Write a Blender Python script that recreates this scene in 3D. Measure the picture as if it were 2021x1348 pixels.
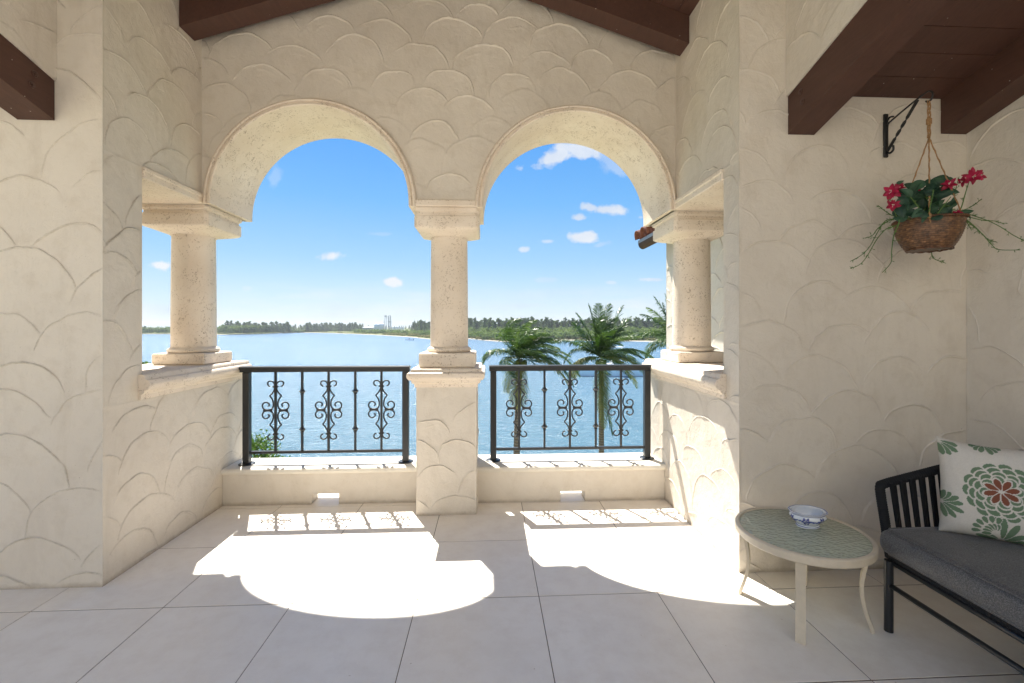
import bpy, math, random
import numpy as np
from math import sin, cos, pi, radians, atan2, sqrt
from mathutils import Vector, Matrix, noise as mnoise

scene = bpy.context.scene
col = scene.collection
for o in list(bpy.data.objects):
    bpy.data.objects.remove(o)
random.seed(7)

# ------------------------------------------------------------------ camera
CAMH = 1.45
FPX = 898.0                       # focal length in pixels of the 2021 px wide photograph
YAW = math.atan(46 / 898)         # looks slightly to the right of the wall's normal
cd = bpy.data.cameras.new("camera")
cam = bpy.data.objects.new("camera", cd)
col.objects.link(cam)
cam.location = (0, 0, CAMH)
cam.rotation_euler = (radians(90), 0, -YAW)
cd.sensor_width = 36.0
cd.lens = FPX / 2021 * 36.0
cd.shift_y = -(674 - 645) / 2021
cd.clip_start = 0.05
cd.clip_end = 12000
scene.camera = cam

# ------------------------------------------------------------------ light
SUN = Vector((-0.268, 0.58, 1.0)).normalized()     # direction towards the sun
EL = math.asin(SUN.z)
AZ = atan2(SUN.x, SUN.y)
sd = bpy.data.lights.new("sun", 'SUN')
sd.energy = 4.4
sd.angle = radians(0.5)
sd.color = (1.0, 0.95, 0.87)
so = bpy.data.objects.new("sun", sd)
col.objects.link(so)
so.location = (-5, 11, 20)
so.rotation_euler = SUN.to_track_quat('Z', 'Y').to_euler()

w = bpy.data.worlds.new("World")
scene.world = w
w.use_nodes = True
SKY_STRENGTH = 0.10
EXPOSURE = 1.62


class N:
    """small node-tree writer"""
    def __init__(s, nt):
        s.nt = nt
        s.n = nt.nodes
        s.l = nt.links

    def new(s, t, **kw):
        n = s.n.new(t)
        for k, v in kw.items():
            if k == 'i':
                for kk, vv in v.items():
                    if isinstance(vv, bpy.types.NodeSocket):
                        s.l.new(vv, n.inputs[kk])
                    else:
                        n.inputs[kk].default_value = vv
            else:
                setattr(n, k, v)
        return n

    def m(s, op, a, b=None, c=None, clamp=False):
        n = s.n.new('ShaderNodeMath')
        n.operation = op
        n.use_clamp = clamp
        for k, v in enumerate((a, b, c)):
            if v is None:
                continue
            if isinstance(v, bpy.types.NodeSocket):
                s.l.new(v, n.inputs[k])
            else:
                n.inputs[k].default_value = v
        return n.outputs[0]

    def mix(s, f, a, b, mode='MIX'):
        n = s.n.new('ShaderNodeMix')
        n.data_type = 'RGBA'
        n.blend_type = mode
        for k, v in ((0, f), (6, a), (7, b)):
            if isinstance(v, bpy.types.NodeSocket):
                s.l.new(v, n.inputs[k])
            else:
                n.inputs[k].default_value = v if k == 0 else (tuple(v) + (1,))[:4]
        return n.outputs[2]

    def noise(s, scale, detail=4, rough=0.5, vec=None, out=0, dist=0.0):
        n = s.n.new('ShaderNodeTexNoise')
        n.inputs['Scale'].default_value = scale
        n.inputs['Detail'].default_value = detail
        n.inputs['Roughness'].default_value = rough
        n.inputs['Distortion'].default_value = dist
        if vec is not None:
            s.l.new(vec, n.inputs['Vector'])
        return n.outputs[out]

    def ramp(s, f, pts, interp='LINEAR'):
        n = s.n.new('ShaderNodeValToRGB')
        n.color_ramp.interpolation = interp
        e = n.color_ramp.elements
        while len(e) < len(pts):
            e.new(0.5)
        for k, (p, c) in enumerate(pts):
            e[k].position = p
            if not isinstance(c, (tuple, list)):
                c = (c, c, c)
            e[k].color = (tuple(c) + (1,))[:4]
        s.l.new(f, n.inputs[0])
        return n.outputs[0]


def build_world():
    q = N(w.node_tree)
    for n in list(q.n):
        q.n.remove(n)
    out = q.new('ShaderNodeOutputWorld')
    bg = q.new('ShaderNodeBackground')
    bg.inputs['Strength'].default_value = SKY_STRENGTH
    q.l.new(bg.outputs[0], out.inputs[0])
    sky = q.new('ShaderNodeTexSky', sky_type='NISHITA')
    sky.sun_disc = False
    sky.sun_elevation = EL
    sky.sun_rotation = AZ
    sky.altitude = 10
    sky.air_density = 1.0
    sky.dust_density = 0.3
    sky.ozone_density = 2.0
    tc = q.new('ShaderNodeTexCoord').outputs['Generated']
    sep = q.new('ShaderNodeSeparateXYZ')
    q.l.new(tc, sep.inputs[0])
    X, Y, Z = sep.outputs
    # deep polarised blue overhead, pale at the horizon
    K = 0.90 / (SKY_STRENGTH * 2 ** EXPOSURE)
    grad = q.ramp(Z, [(0.0, (0.69, 0.83, 0.95)), (0.06, (0.56, 0.76, 0.95)), (0.14, (0.34, 0.63, 0.96)),
                      (0.26, (0.15, 0.49, 0.97)), (0.40, (0.055, 0.36, 0.96)), (0.7, (0.04, 0.28, 0.82)), (1.0, (0.04, 0.24, 0.72))])
    base = q.mix(0.10, q.mix(1.0, grad, (K, K, K), 'MULTIPLY'), sky.outputs[0])
    # clouds: direction in front (u = X/Y, v = Z/Y)
    ysafe = q.m('MAXIMUM', Y, 0.02)
    u = q.m('DIVIDE', X, ysafe)
    v = q.m('DIVIDE', Z, ysafe)
    comb = q.new('ShaderNodeCombineXYZ')
    q.l.new(u, comb.inputs[0]); q.l.new(v, comb.inputs[1])
    nz = q.noise(16.0, 6, 0.62, comb.outputs[0])
    nz2 = q.noise(5.0, 5, 0.55, comb.outputs[0])
    nn = q.m('ADD', q.m('MULTIPLY', q.m('SUBTRACT', nz, 0.5), 3.6), q.m('MULTIPLY', q.m('SUBTRACT', nz2, 0.5), 1.0))
    tot = None
    #   px,  py, half width, half height (photo px), tilt, density
    clouds = [(1090, 312, 52, 17, -0.30, 1.0), (1150, 298, 66, 19, 0.16, .95), (1205, 318, 42, 20, 0.5, .42), (1205, 414, 38, 13, 0.05, 1.0), (1166, 409, 20, 8, .1, .9),
              (1138, 429, 16, 8, 0, .9), (1146, 468, 34, 13, 0.02, 1.0), (1035, 492, 12, 6, -0.1, .75), (1084, 476, 17, 5, -.1, .6),
              (654, 506, 27, 10, -0.1, .95), (770, 556, 21, 10, 0, 1.0), (317, 524, 26, 10, 0, 1.0), (1290, 552, 30, 4, 0, .7), (1210, 558, 12, 4, 0, .5),
              (1265, 429, 8, 4, 0, .5), (540, 350, 14, 26, 0.2, .22), (755, 462, 22, 4, 0, .2), (1075, 552, 28, 5, 0, .3), (490, 569, 10, 5, 0, .3), (1190, 482, 20, 6, -.3, .3)]
    for (px, py, a, b, t, dn) in clouds:
        # pixel -> direction -> u,v
        cx, cy = (px - 1010.5) / FPX, -(py - 645) / FPX
        dx = cx * cos(YAW) + sin(YAW)
        dy = -cx * sin(YAW) + cos(YAW)
        cu, cv = dx / dy, cy / dy
        a, b = a / FPX, b / FPX
        du = q.m('SUBTRACT', u, cu)
        dv = q.m('SUBTRACT', v, cv)
        ct, st = cos(t), sin(t)
        e1 = q.m('DIVIDE', q.m('ADD', q.m('MULTIPLY', du, ct), q.m('MULTIPLY', dv, -st)), a)
        e2 = q.m('DIVIDE', q.m('ADD', q.m('MULTIPLY', du, st), q.m('MULTIPLY', dv, ct)), b)
        r = q.m('SQRT', q.m('ADD', q.m('MULTIPLY', e1, e1), q.m('MULTIPLY', e2, e2)))
        d = q.m('ADD', q.m('SUBTRACT', 1.05, r), nn)
        d = q.m('MULTIPLY', q.m('MULTIPLY', d, 1.7, clamp=True), dn)
        # sheer edges only near the cloud itself
        d = q.m('MULTIPLY', d, q.m('SUBTRACT', 2.2, r, clamp=True))
        tot = d if tot is None else q.m('MAXIMUM', tot, d)
    front = q.m('MULTIPLY', Y, 6.0, clamp=True)
    tot = q.m('MULTIPLY', tot, front)
    # low bank of thin cloud near the horizon, all round
    mp = q.new('ShaderNodeMapping')
    mp.inputs['Scale'].default_value = (4, 4, 34)
    q.l.new(tc, mp.inputs[0])
    low = q.noise(1.3, 7, 0.62, mp.outputs[0])
    lowm = q.ramp(low, [(0.40, 0.0), (0.66, 1.0)])
    band = q.ramp(Z, [(0.0, 0.55), (0.03, 0.9), (0.055, 0.55), (0.10, 0.0)])
    lowd = q.m('MULTIPLY', q.m('MULTIPLY', lowm, band), 0.95)
    # scattered clouds added in the unseen sky, thickened to whiten the fill light
    mp2 = q.new('ShaderNodeMapping')
    mp2.inputs['Scale'].default_value = (3, 3, 9)
    q.l.new(tc, mp2.inputs[0])
    rest = q.ramp(q.noise(1.4, 6, 0.6, mp2.outputs[0]), [(0.50, 0.0), (0.66, 1.0)])
    rest = q.m('MULTIPLY', rest, q.m('SUBTRACT', 1.0, q.m('MULTIPLY', q.m('ADD', Y, 0.05), 5.0, clamp=True)))
    tot = q.m('MAXIMUM', tot, q.m('MULTIPLY', rest, 0.7))
    tot = q.m('MAXIMUM', tot, lowd)
    kc = 0.93 / (SKY_STRENGTH * 2 ** EXPOSURE)
    cw = q.mix(q.ramp(nz2, [(.38, 1.0), (.6, 0.0)]), (kc * .97, kc, kc * 1.04), (kc * .74, kc * .83, kc * .97))
    cl = q.mix(q.m('MULTIPLY', tot, 0.95), base, cw)
    q.l.new(cl, bg.inputs['Color'])


build_world()
scene.view_settings.view_transform = 'Standard'
scene.view_settings.look = 'None'
scene.view_settings.gamma = 1
scene.view_settings.use_curve_mapping = False
scene.view_settings.exposure = EXPOSURE
scene.cycles.max_bounces = 10
scene.cycles.diffuse_bounces = 6
scene.cycles.transmission_bounces = 8
scene.cycles.caustics_refractive = False
scene.cycles.caustics_reflective = False
scene.cycles.sample_clamp_indirect = 8


# ------------------------------------------------------------------ photograph geometry helpers (design time: pixel -> point)
def ray(x, y):
    a, b = (x - 1010.5) / FPX, (y - 645) / FPX
    return Vector((a * cos(YAW) + sin(YAW), -a * sin(YAW) + cos(YAW), -b))


def at_y(x, y, Y):
    r = ray(x, y)
    return Vector((0, 0, CAMH)) + r * (Y / r.y)


def at_z(x, y, z):
    r = ray(x, y)
    return Vector((0, 0, CAMH)) + r * ((z - CAMH) / r.z)


# ------------------------------------------------------------------ materials
def mat(name, fn):
    m = bpy.data.materials.new(name)
    m.use_nodes = True
    q = N(m.node_tree)
    b = q.n['Principled BSDF']
    fn(q, b)
    return m


def setp(b, **kw):
    nm = {'rough': 'Roughness', 'spec': 'Specular IOR Level', 'metal': 'Metallic', 'trans': 'Transmission Weight', 'ior': 'IOR'}
    for k, v in kw.items():
        b.inputs[nm[k]].default_value = v


def bump(q, b, h, strength, dist, prev=None):
    n = q.new('ShaderNodeBump')
    n.inputs['Strength'].default_value = strength
    n.inputs['Distance'].default_value = dist
    q.l.new(h, n.inputs['Height'])
    if prev is not None:
        q.l.new(prev, n.inputs['Normal'])
    q.l.new(n.outputs[0], b.inputs['Normal'])
    return n.outputs[0]


def obco(q):
    return q.new('ShaderNodeNewGeometry').outputs['Position']


def m_stucco(q, b):
    P = obco(q)
    big = q.noise(1.3, 4, 0.55, P)
    c = q.ramp(big, [(0.3, (0.62, 0.565, 0.485)), (0.7, (0.69, 0.635, 0.55))])
    med = q.noise(9, 6, 0.65, P)
    c = q.mix(q.m('MULTIPLY', q.m('SUBTRACT', med, 0.5, clamp=True), 1.3), c, (0.49, 0.42, 0.33))
    # grime caught on the trowel ridges
    at = q.new('ShaderNodeAttribute', attribute_name='groove').outputs['Fac']
    gr = q.ramp(q.noise(3.0, 5, 0.7, P), [(0.42, 0.0), (0.62, 1.0)])
    sx = q.new('ShaderNodeSeparateXYZ'); q.l.new(P, sx.inputs[0])
    weather = q.m('MULTIPLY', q.m('SUBTRACT', -1.9, sx.outputs[0], clamp=True), 4.0, clamp=True)   # the left wall is the grimier one
    wk = q.m('ADD', q.m('MULTIPLY', weather, 0.55), 0.12)
    fine = q.ramp(q.noise(60, 3, 0.7, P), [(0.35, 0.3), (0.6, 1.0)])
    c = q.mix(q.m('MULTIPLY', q.m('MULTIPLY', at, q.m('MULTIPLY', wk, q.m('ADD', q.m('MULTIPLY', gr, .8), .12))), fine), c, (0.20, 0.16, 0.11))
    # small dark pits
    sp = q.ramp(q.noise(150, 2, 0.5, P), [(0.70, 0.0), (0.74, 1.0)])
    spm = q.ramp(q.noise(5, 3, 0.5, P), [(0.5, 0.0), (0.62, 1.0)])
    c = q.mix(q.m('MULTIPLY', q.m('MULTIPLY', sp, spm), 0.6), c, (0.22, 0.17, 0.12))
    mps = q.new('ShaderNodeMapping'); q.l.new(P, mps.inputs[0]); mps.inputs['Scale'].default_value = (3.5, 3.5, .9)
    stn = q.ramp(q.noise(1.1, 7, 0.72, mps.outputs[0], dist=.8), [(.52, 0.), (.70, 1.)])
    c = q.mix(q.m('MULTIPLY', stn, .22), c, (0.44, 0.38, 0.30))
    # splash dirt along the floor
    sep = q.new('ShaderNodeSeparateXYZ'); q.l.new(P, sep.inputs[0])
    dz = q.ramp(q.m('ADD', sep.outputs[2], q.m('MULTIPLY', q.noise(14, 5, 0.7, P), 0.05)), [(0.022, 0.62), (0.055, 0.0)])
    c = q.mix(dz, c, (0.27, 0.21, 0.14))
    q.l.new(c, b.inputs['Base Color'])
    setp(b, rough=0.72, spec=0.25)
    h = q.m('ADD', q.m('MULTIPLY', q.noise(24, 6, 0.62, P, dist=0.9), 1.0), q.m('MULTIPLY', q.noise(170, 3, 0.6, P), 0.18))
    h = q.m('ADD', h, q.m('MULTIPLY', q.noise(7, 4, 0.55, P, dist=1.4), 0.9))
    bump(q, b, h, 0.55, 0.007)


def m_stone(q, b):
    P = obco(q)
    c = q.ramp(q.noise(3.5, 5, 0.6, P), [(0.3, (0.73, 0.63, 0.515)), (0.7, (0.82, 0.735, 0.625))])
    v = q.new('ShaderNodeTexVoronoi'); v.inputs['Scale'].default_value = 62
    wv = q.new('ShaderNodeVectorMath', operation='ADD')
    q.l.new(P, wv.inputs[0])
    sc = q.new('ShaderNodeVectorMath', operation='SCALE'); sc.inputs[3].default_value = 0.03
    q.l.new(q.noise(22, 3, .5, P, out=1), sc.inputs[0]); q.l.new(sc.outputs[0], wv.inputs[1])
    q.l.new(wv.outputs[0], v.inputs['Vector'])
    pit = q.ramp(v.outputs['Distance'], [(0.17, 1.0), (0.28, 0.0)])
    msk = q.ramp(q.noise(9, 4, 0.6, P), [(0.44, 0.0), (0.56, 1.0)])
    pit = q.m('MULTIPLY', pit, msk)
    pit2 = q.ramp(q.noise(48, 4, 0.6, P, dist=1.0), [(0.60, 0.0), (0.68, 1.0)])
    pits = q.m('MAXIMUM', pit, q.m('MULTIPLY', pit2, q.m('ADD', q.m('MULTIPLY', msk, .7), .3)))
    c = q.mix(q.m('MULTIPLY', pits, 0.58), c, (0.27, 0.185, 0.11))
    q.l.new(c, b.inputs['Base Color'])
    setp(b, rough=0.8, spec=0.2)
    h = q.m('SUBTRACT', q.m('MULTIPLY', q.noise(90, 5, 0.65, P), 0.5), pits)
    bump(q, b, h, 0.7, 0.006)


def m_tile(q, b):
    P = obco(q)
    rnd = q.new('ShaderNodeObjectInfo').outputs['Random']
    ad = q.new('ShaderNodeVectorMath', operation='ADD'); q.l.new(P, ad.inputs[0])
    cb = q.new('ShaderNodeCombineXYZ'); q.l.new(q.m('MULTIPLY', rnd, 37.0), cb.inputs[0]); q.l.new(cb.outputs[0], ad.inputs[1])
    V = ad.outputs[0]
    c = q.ramp(q.noise(2.2, 6, 0.6, V, dist=0.4), [(0.3, (0.83, 0.77, 0.685)), (0.7, (0.89, 0.835, 0.755))])
    c = q.mix(q.m('MULTIPLY', q.m('SUBTRACT', q.noise(9, 6, 0.7, V), 0.43, clamp=True), 1.8), c, (0.73, 0.65, 0.56))
    c = q.mix(q.m('MULTIPLY', rnd, 0.15), c, (0.82, 0.78, 0.73))
    st = q.ramp(q.noise(34, 2, 0.5, P), [(0.755, 0.0), (0.79, 1.0)])
    c = q.mix(q.m('MULTIPLY', st, 0.5), c, (0.35, 0.24, 0.14))
    q.l.new(c, b.inputs['Base Color'])
    r = q.ramp(q.noise(4, 5, 0.6, V), [(0.3, 0.28), (0.7, 0.42)])
    q.l.new(r, b.inputs['Roughness'])
    setp(b, spec=0.4)
    bump(q, b, q.noise(60, 4, 0.6, V), 0.06, 0.002)


def m_wood(q, b):
    P = obco(q)
    rnd = q.new('ShaderNodeObjectInfo').outputs['Random']
    mg = q.new('ShaderNodeMapping'); q.l.new(P, mg.inputs[0]); mg.inputs['Scale'].default_value = (14, 1.6, 14)
    grain = q.noise(3.0, 6, 0.7, mg.outputs[0], dist=.6)
    c = q.ramp(q.m('ADD', q.m('MULTIPLY', q.noise(3, 5, 0.6, P), .5), q.m('MULTIPLY', grain, .5)), [(0.35, (0.066, 0.031, 0.022)), (0.65, (0.108, 0.051, 0.036))])
    c = q.mix(q.m('MULTIPLY', rnd, 0.3), c, (0.06, 0.030, 0.022))
    v = q.new('ShaderNodeTexVoronoi'); v.inputs['Scale'].default_value = 19
    q.l.new(P, v.inputs['Vector'])
    d = q.ramp(v.outputs['Distance'], [(0.045, 1.0), (0.06, 0.0)])
    c = q.mix(q.m('MULTIPLY', d, q.ramp(q.noise(2.1, 2, .5, P), [(.45, 0.), (.6, 1.)])), c, (0.75, 0.7, 0.6))
    q.l.new(c, b.inputs['Base Color'])
    setp(b, rough=0.55, spec=0.35)
    h = q.m('ADD', q.noise(40, 6, 0.7, P), q.m('MULTIPLY', grain, 1.5))
    bump(q, b, h, 0.25, 0.004)


def simple(colr, rough=0.5, spec=0.5, metal=0.0, var=0.12, scale=8, bmp=0.0, bscale=60, bdist=0.003):
    def f(q, b):
        P = obco(q)
        n = q.noise(scale, 4, 0.6, P)
        lo = tuple(x * (1 - var) for x in colr)
        hi = tuple(min(1, x * (1 + var)) for x in colr)
        q.l.new(q.ramp(n, [(0.3, lo), (0.7, hi)]), b.inputs['Base Color'])
        setp(b, rough=rough, spec=spec, metal=metal)
        if bmp:
            bump(q, b, q.noise(bscale, 4, 0.6, P), bmp, bdist)
    return f


def m_water(q, b):
    P = obco(q)
    sep = q.new('ShaderNodeSeparateXYZ'); q.l.new(P, sep.inputs[0])
    mps = q.new('ShaderNodeMapping'); q.l.new(P, mps.inputs[0]); mps.inputs['Scale'].default_value = (0.25, 1, 1); mps.inputs['Rotation'].default_value = (0, 0, .12)
    pat = q.ramp(q.noise(0.05, 6, 0.68, mps.outputs[0]), [(.3, 0.), (.7, 1.)])
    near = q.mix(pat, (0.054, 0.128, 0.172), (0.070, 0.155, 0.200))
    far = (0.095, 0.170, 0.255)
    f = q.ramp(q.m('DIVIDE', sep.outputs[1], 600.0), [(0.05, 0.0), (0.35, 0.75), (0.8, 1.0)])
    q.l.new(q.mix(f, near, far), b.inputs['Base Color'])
    setp(b, rough=0.22, spec=0.5)
    b.inputs['IOR'].default_value = 1.33
    mp = q.new('ShaderNodeMapping'); q.l.new(P, mp.inputs[0])
    mp.inputs['Rotation'].default_value = (0, 0, 0.35)
    mp.inputs['Scale'].default_value = (0.8, 1.6, 1)
    h = q.m('ADD', q.m('MULTIPLY', q.noise(0.55, 5, 0.62, mp.outputs[0], dist=.5), 1.0), q.m('MULTIPLY', q.noise(2.6, 4, 0.6, mp.outputs[0]), 0.35))
    bump(q, b, h, 1.0, 0.55)


def m_leaf(c1, c2, scale=3.0, rough=0.45, transl=0.25):
    def f(q, b):
        P = obco(q)
        rnd = q.new('ShaderNodeObjectInfo').outputs['Random']
        n = q.noise(scale, 3, 0.6, P)
        c = q.mix(q.ramp(q.m('ADD', n, q.m('MULTIPLY', q.m('SUBTRACT', rnd, .5), .3)), [(0.35, 0.0), (0.65, 1.0)]), c1, c2)
        q.l.new(c, b.inputs['Base Color'])
        setp(b, rough=rough, spec=0.4 if rough < .7 else 0.05)
        if transl:
            tr = q.new('ShaderNodeBsdfTranslucent')
            q.l.new(q.mix(1.0, c, (1.5, 1.6, .7), 'MULTIPLY'), tr.inputs['Color'])
            mx = q.new('ShaderNodeMixShader'); mx.inputs[0].default_value = transl
            q.l.new(b.outputs[0], mx.inputs[1]); q.l.new(tr.outputs[0], mx.inputs[2])
            q.l.new(mx.outputs[0], q.n['Material Output'].inputs['Surface'])
    return f


def m_vcol(rough, spec=0.5, bmp=0.0, bscale=300, bdist=0.001, coat=0.0):
    def f(q, b):
        a = q.new('ShaderNodeAttribute', attribute_name='print').outputs['Color']
        P = obco(q)
        c = q.mix(q.m('MULTIPLY', q.noise(40, 4, 0.6, P), 0.16), a, (0.25, 0.22, 0.2))
        q.l.new(c, b.inputs['Base Color'])
        setp(b, rough=rough, spec=spec)
        b.inputs['Coat Weight'].default_value = coat
        b.inputs['Coat Roughness'].default_value = 0.05
        if bmp:
            bump(q, b, q.noise(bscale, 3, 0.6, P), bmp, bdist)
    return f


def m_cushion(q, b):
    P = obco(q)
    s = q.ramp(q.noise(240, 4, 0.8, P), [(0.44, 0.0), (0.66, 1.0)])
    big = q.noise(3, 3, 0.5, P)
    c = q.mix(s, q.mix(big, (0.043, 0.042, 0.042), (0.058, 0.057, 0.057)), (0.20, 0.197, 0.195))
    q.l.new(c, b.inputs['Base Color'])
    setp(b, rough=0.6, spec=0.5)
    b.inputs['Sheen Weight'].default_value = 0.25
    b.inputs['Sheen Roughness'].default_value = 0.4
    h = q.m('ADD', q.m('MULTIPLY', q.noise(260, 2, 0.5, P), 0.15), q.noise(9, 4, 0.55, P, dist=.6))
    bump(q, b, h, 0.35, 0.012)


def m_glass(q, b):
    P = obco(q)
    b.inputs['Base Color'].default_value = (0.80, 0.88, 0.70, 1)
    setp(b, rough=0.10, trans=0.5, ior=1.5, spec=0.5)
    mp = q.new('ShaderNodeMapping'); q.l.new(P, mp.inputs[0])
    mp.inputs['Scale'].default_value = (1.0, 1.7, 1)
    mp.inputs['Rotation'].default_value = (0, 0, 0.3)
    v = q.new('ShaderNodeTexVoronoi', feature='SMOOTH_F1'); v.inputs['Scale'].default_value = 50
    sc = q.new('ShaderNodeVectorMath', operation='SCALE'); sc.inputs[3].default_value = 0.03
    q.l.new(q.noise(18, 2, .5, P, out=1), sc.inputs[0])
    ad = q.new('ShaderNodeVectorMath', operation='ADD'); q.l.new(mp.outputs[0], ad.inputs[0]); q.l.new(sc.outputs[0], ad.inputs[1])
    q.l.new(ad.outputs[0], v.inputs['Vector'])
    bump(q, b, v.outputs['Distance'], 1.0, 0.010)


def m_wicker(q, b):
    a = q.new('ShaderNodeAttribute', attribute_name='print').outputs['Color']
    P = obco(q)
    c = q.mix(q.ramp(q.noise(45, 5, 0.7, P), [(.35, 0.), (.65, 1.)]), a, (0.05, 0.022, 0.010))
    q.l.new(c, b.inputs['Base Color'])
    setp(b, rough=0.42, spec=0.5)
    bump(q, b, q.noise(200, 3, .6, P), .3, .001)


def m_land(q, b):
    P = obco(q)
    n = q.noise(0.035, 6, 0.62, P)
    c = q.ramp(n, [(0.3, (0.10, 0.13, 0.045)), (0.5, (0.16, 0.18, 0.07)), (0.68, (0.26, 0.24, 0.13))])
    q.l.new(c, b.inputs['Base Color'])
    setp(b, rough=0.95, spec=0.1)


def m_trunk(q, b):
    P = obco(q)
    sep = q.new('ShaderNodeSeparateXYZ'); q.l.new(P, sep.inputs[0])
    ring = q.m('SINE', q.m('ADD', q.m('MULTIPLY', sep.outputs[2], 48.0), q.m('MULTIPLY', q.noise(6, 3, .5, P), 5.0)))
    c = q.mix(q.m('MULTIPLY', q.m('ADD', ring, 1.0), 0.5), (0.17, 0.125, 0.095), (0.30, 0.235, 0.18))
    q.l.new(c, b.inputs['Base Color'])
    setp(b, rough=0.9, spec=0.1)
    bump(q, b, ring, 0.6, 0.02)


M = dict(
    stucco=mat('stucco', m_stucco), stone=mat('cast_stone', m_stone), tile=mat('porcelain', m_tile), wood=mat('stained_wood', m_wood),
    iron=mat('painted_iron', simple((0.022, 0.024, 0.026), 0.38, 0.5, 0, .1, 20, .1, 200, .001)),
    bracket=mat('black_iron', simple((0.012, 0.012, 0.013), 0.45, 0.5, 0, .1, 20)),
    bolt=mat('bolt_brown', simple((0.08, 0.04, 0.03), 0.4, 0.5)),
    grout=mat('grout', simple((0.22, 0.18, 0.15), 0.9, 0.1)),
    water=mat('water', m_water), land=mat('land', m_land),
    sand=mat('sand', simple((0.36, 0.32, 0.26), 0.95, 0.1, 0, .2, 0.1)),
    bouncewall=mat('bounce_wall_paint', simple((0.74, 0.68, 0.57), 0.85, 0.2, 0, .06, 2)),  # reflector colour of the added, unseen house front
    bouncestone=mat('bounce_sandstone', simple((0.72, 0.63, 0.50), 0.85, 0.2, 0, .08, 2)),  # warm bounce colour of the added, unseen court
    slab=mat('white_slab', simple((0.72, 0.68, 0.60), 0.8, 0.2, 0, .08, 2)),
    palm=mat('palm_leaf', m_leaf((0.036, 0.075, 0.022), (0.105, 0.155, 0.050), 2.0, .36, .32)),
    palmdry=mat('palm_leaf_yellowing', m_leaf((0.16, 0.18, 0.05), (0.24, 0.22, 0.08), 2.0, .5, .3)),
    trunk=mat('palm_trunk', m_trunk),
    pine=mat('casuarina_needles', m_leaf((0.075, 0.112, 0.085), (0.125, 0.165, 0.11), 0.05, .9, .35)),
    mangrove=mat('mangrove_leaf', m_leaf((0.060, 0.105, 0.035), (0.13, 0.175, 0.06), 0.045, .9, .3)),
    scrub=mat('dry_scrub', m_leaf((0.15, 0.15, 0.065), (0.23, 0.19, 0.10), 0.06, .9, .25)),
    bark=mat('grey_bark', simple((0.12, 0.09, 0.07), 0.9, 0.1)),
    bush=mat('bush_leaf', m_leaf((0.06, 0.12, 0.02), (0.15, 0.22, 0.05), 6, .4, .3)),
    white=mat('white_paint', simple((0.74, 0.76, 0.78), 0.4, 0.5, 0, .05, 1)),
    bluewhite=mat('pale_hull_paint', simple((0.84, 0.88, 0.87), 0.25, 0.5, 0, .04, 1)),
    greymetal=mat('grey_steel', simple((0.33, 0.36, 0.38), 0.5, 0.5, 0, .2, 0.5)),
    darkwin=mat('dark_glass', simple((0.02, 0.03, 0.04), 0.1, 0.6)),
    beigeb=mat('beige_cladding', simple((0.5, 0.46, 0.42), 0.8, 0.2)),
    clay=mat('terracotta', simple((0.17, 0.070, 0.048), 0.75, 0.25, 0, .25, 14, .3, 40)),
    gutter=mat('brown_gutter', simple((0.075, 0.048, 0.034), 0.7, 0.2)),
    flash=mat('grey_flashing', simple((0.22, 0.23, 0.24), 0.4, 0.5)),
    frame=mat('champagne_paint', simple((0.60, 0.525, 0.405), 0.42, 0.5, 0, .05, 30, .05, 300, .001)),
    glass=mat('hammered_glass', m_glass),
    rope=mat('black_rope', simple((0.010, 0.011, 0.013), 0.75, 0.25, 0, .2, 90, .5, 400, .002)),
    tube=mat('black_tube', simple((0.013, 0.015, 0.018), 0.36, 0.5)),
    cushion=mat('charcoal_fabric', m_cushion),
    pillow=mat('printed_cotton', m_vcol(0.85, 0.2, .35, 420, .002)),
    china=mat('glazed_porcelain', m_vcol(0.15, 0.5, 0, coat=.6)),
    wicker=mat('wicker', m_wicker),
    jute=mat('jute', simple((0.34, 0.20, 0.095), 0.9, 0.1, 0, .3, 120, .6, 300, .002)),
    fleaf=mat('silk_leaf', m_leaf((0.014, 0.046, 0.028), (0.040, 0.100, 0.055), 22, .5, .2)),
    stem=mat('green_stem', m_leaf((0.07, 0.15, 0.03), (0.10, 0.19, 0.04), 12, .5, 0)),
    petal=mat('crimson_petal', m_leaf((0.24, 0.004, 0.028), (0.40, 0.010, 0.062), 30, .5, .15)),
    stamen=mat('pale_stamen', simple((0.7, 0.62, 0.5), 0.6, 0.3)),
)


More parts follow.
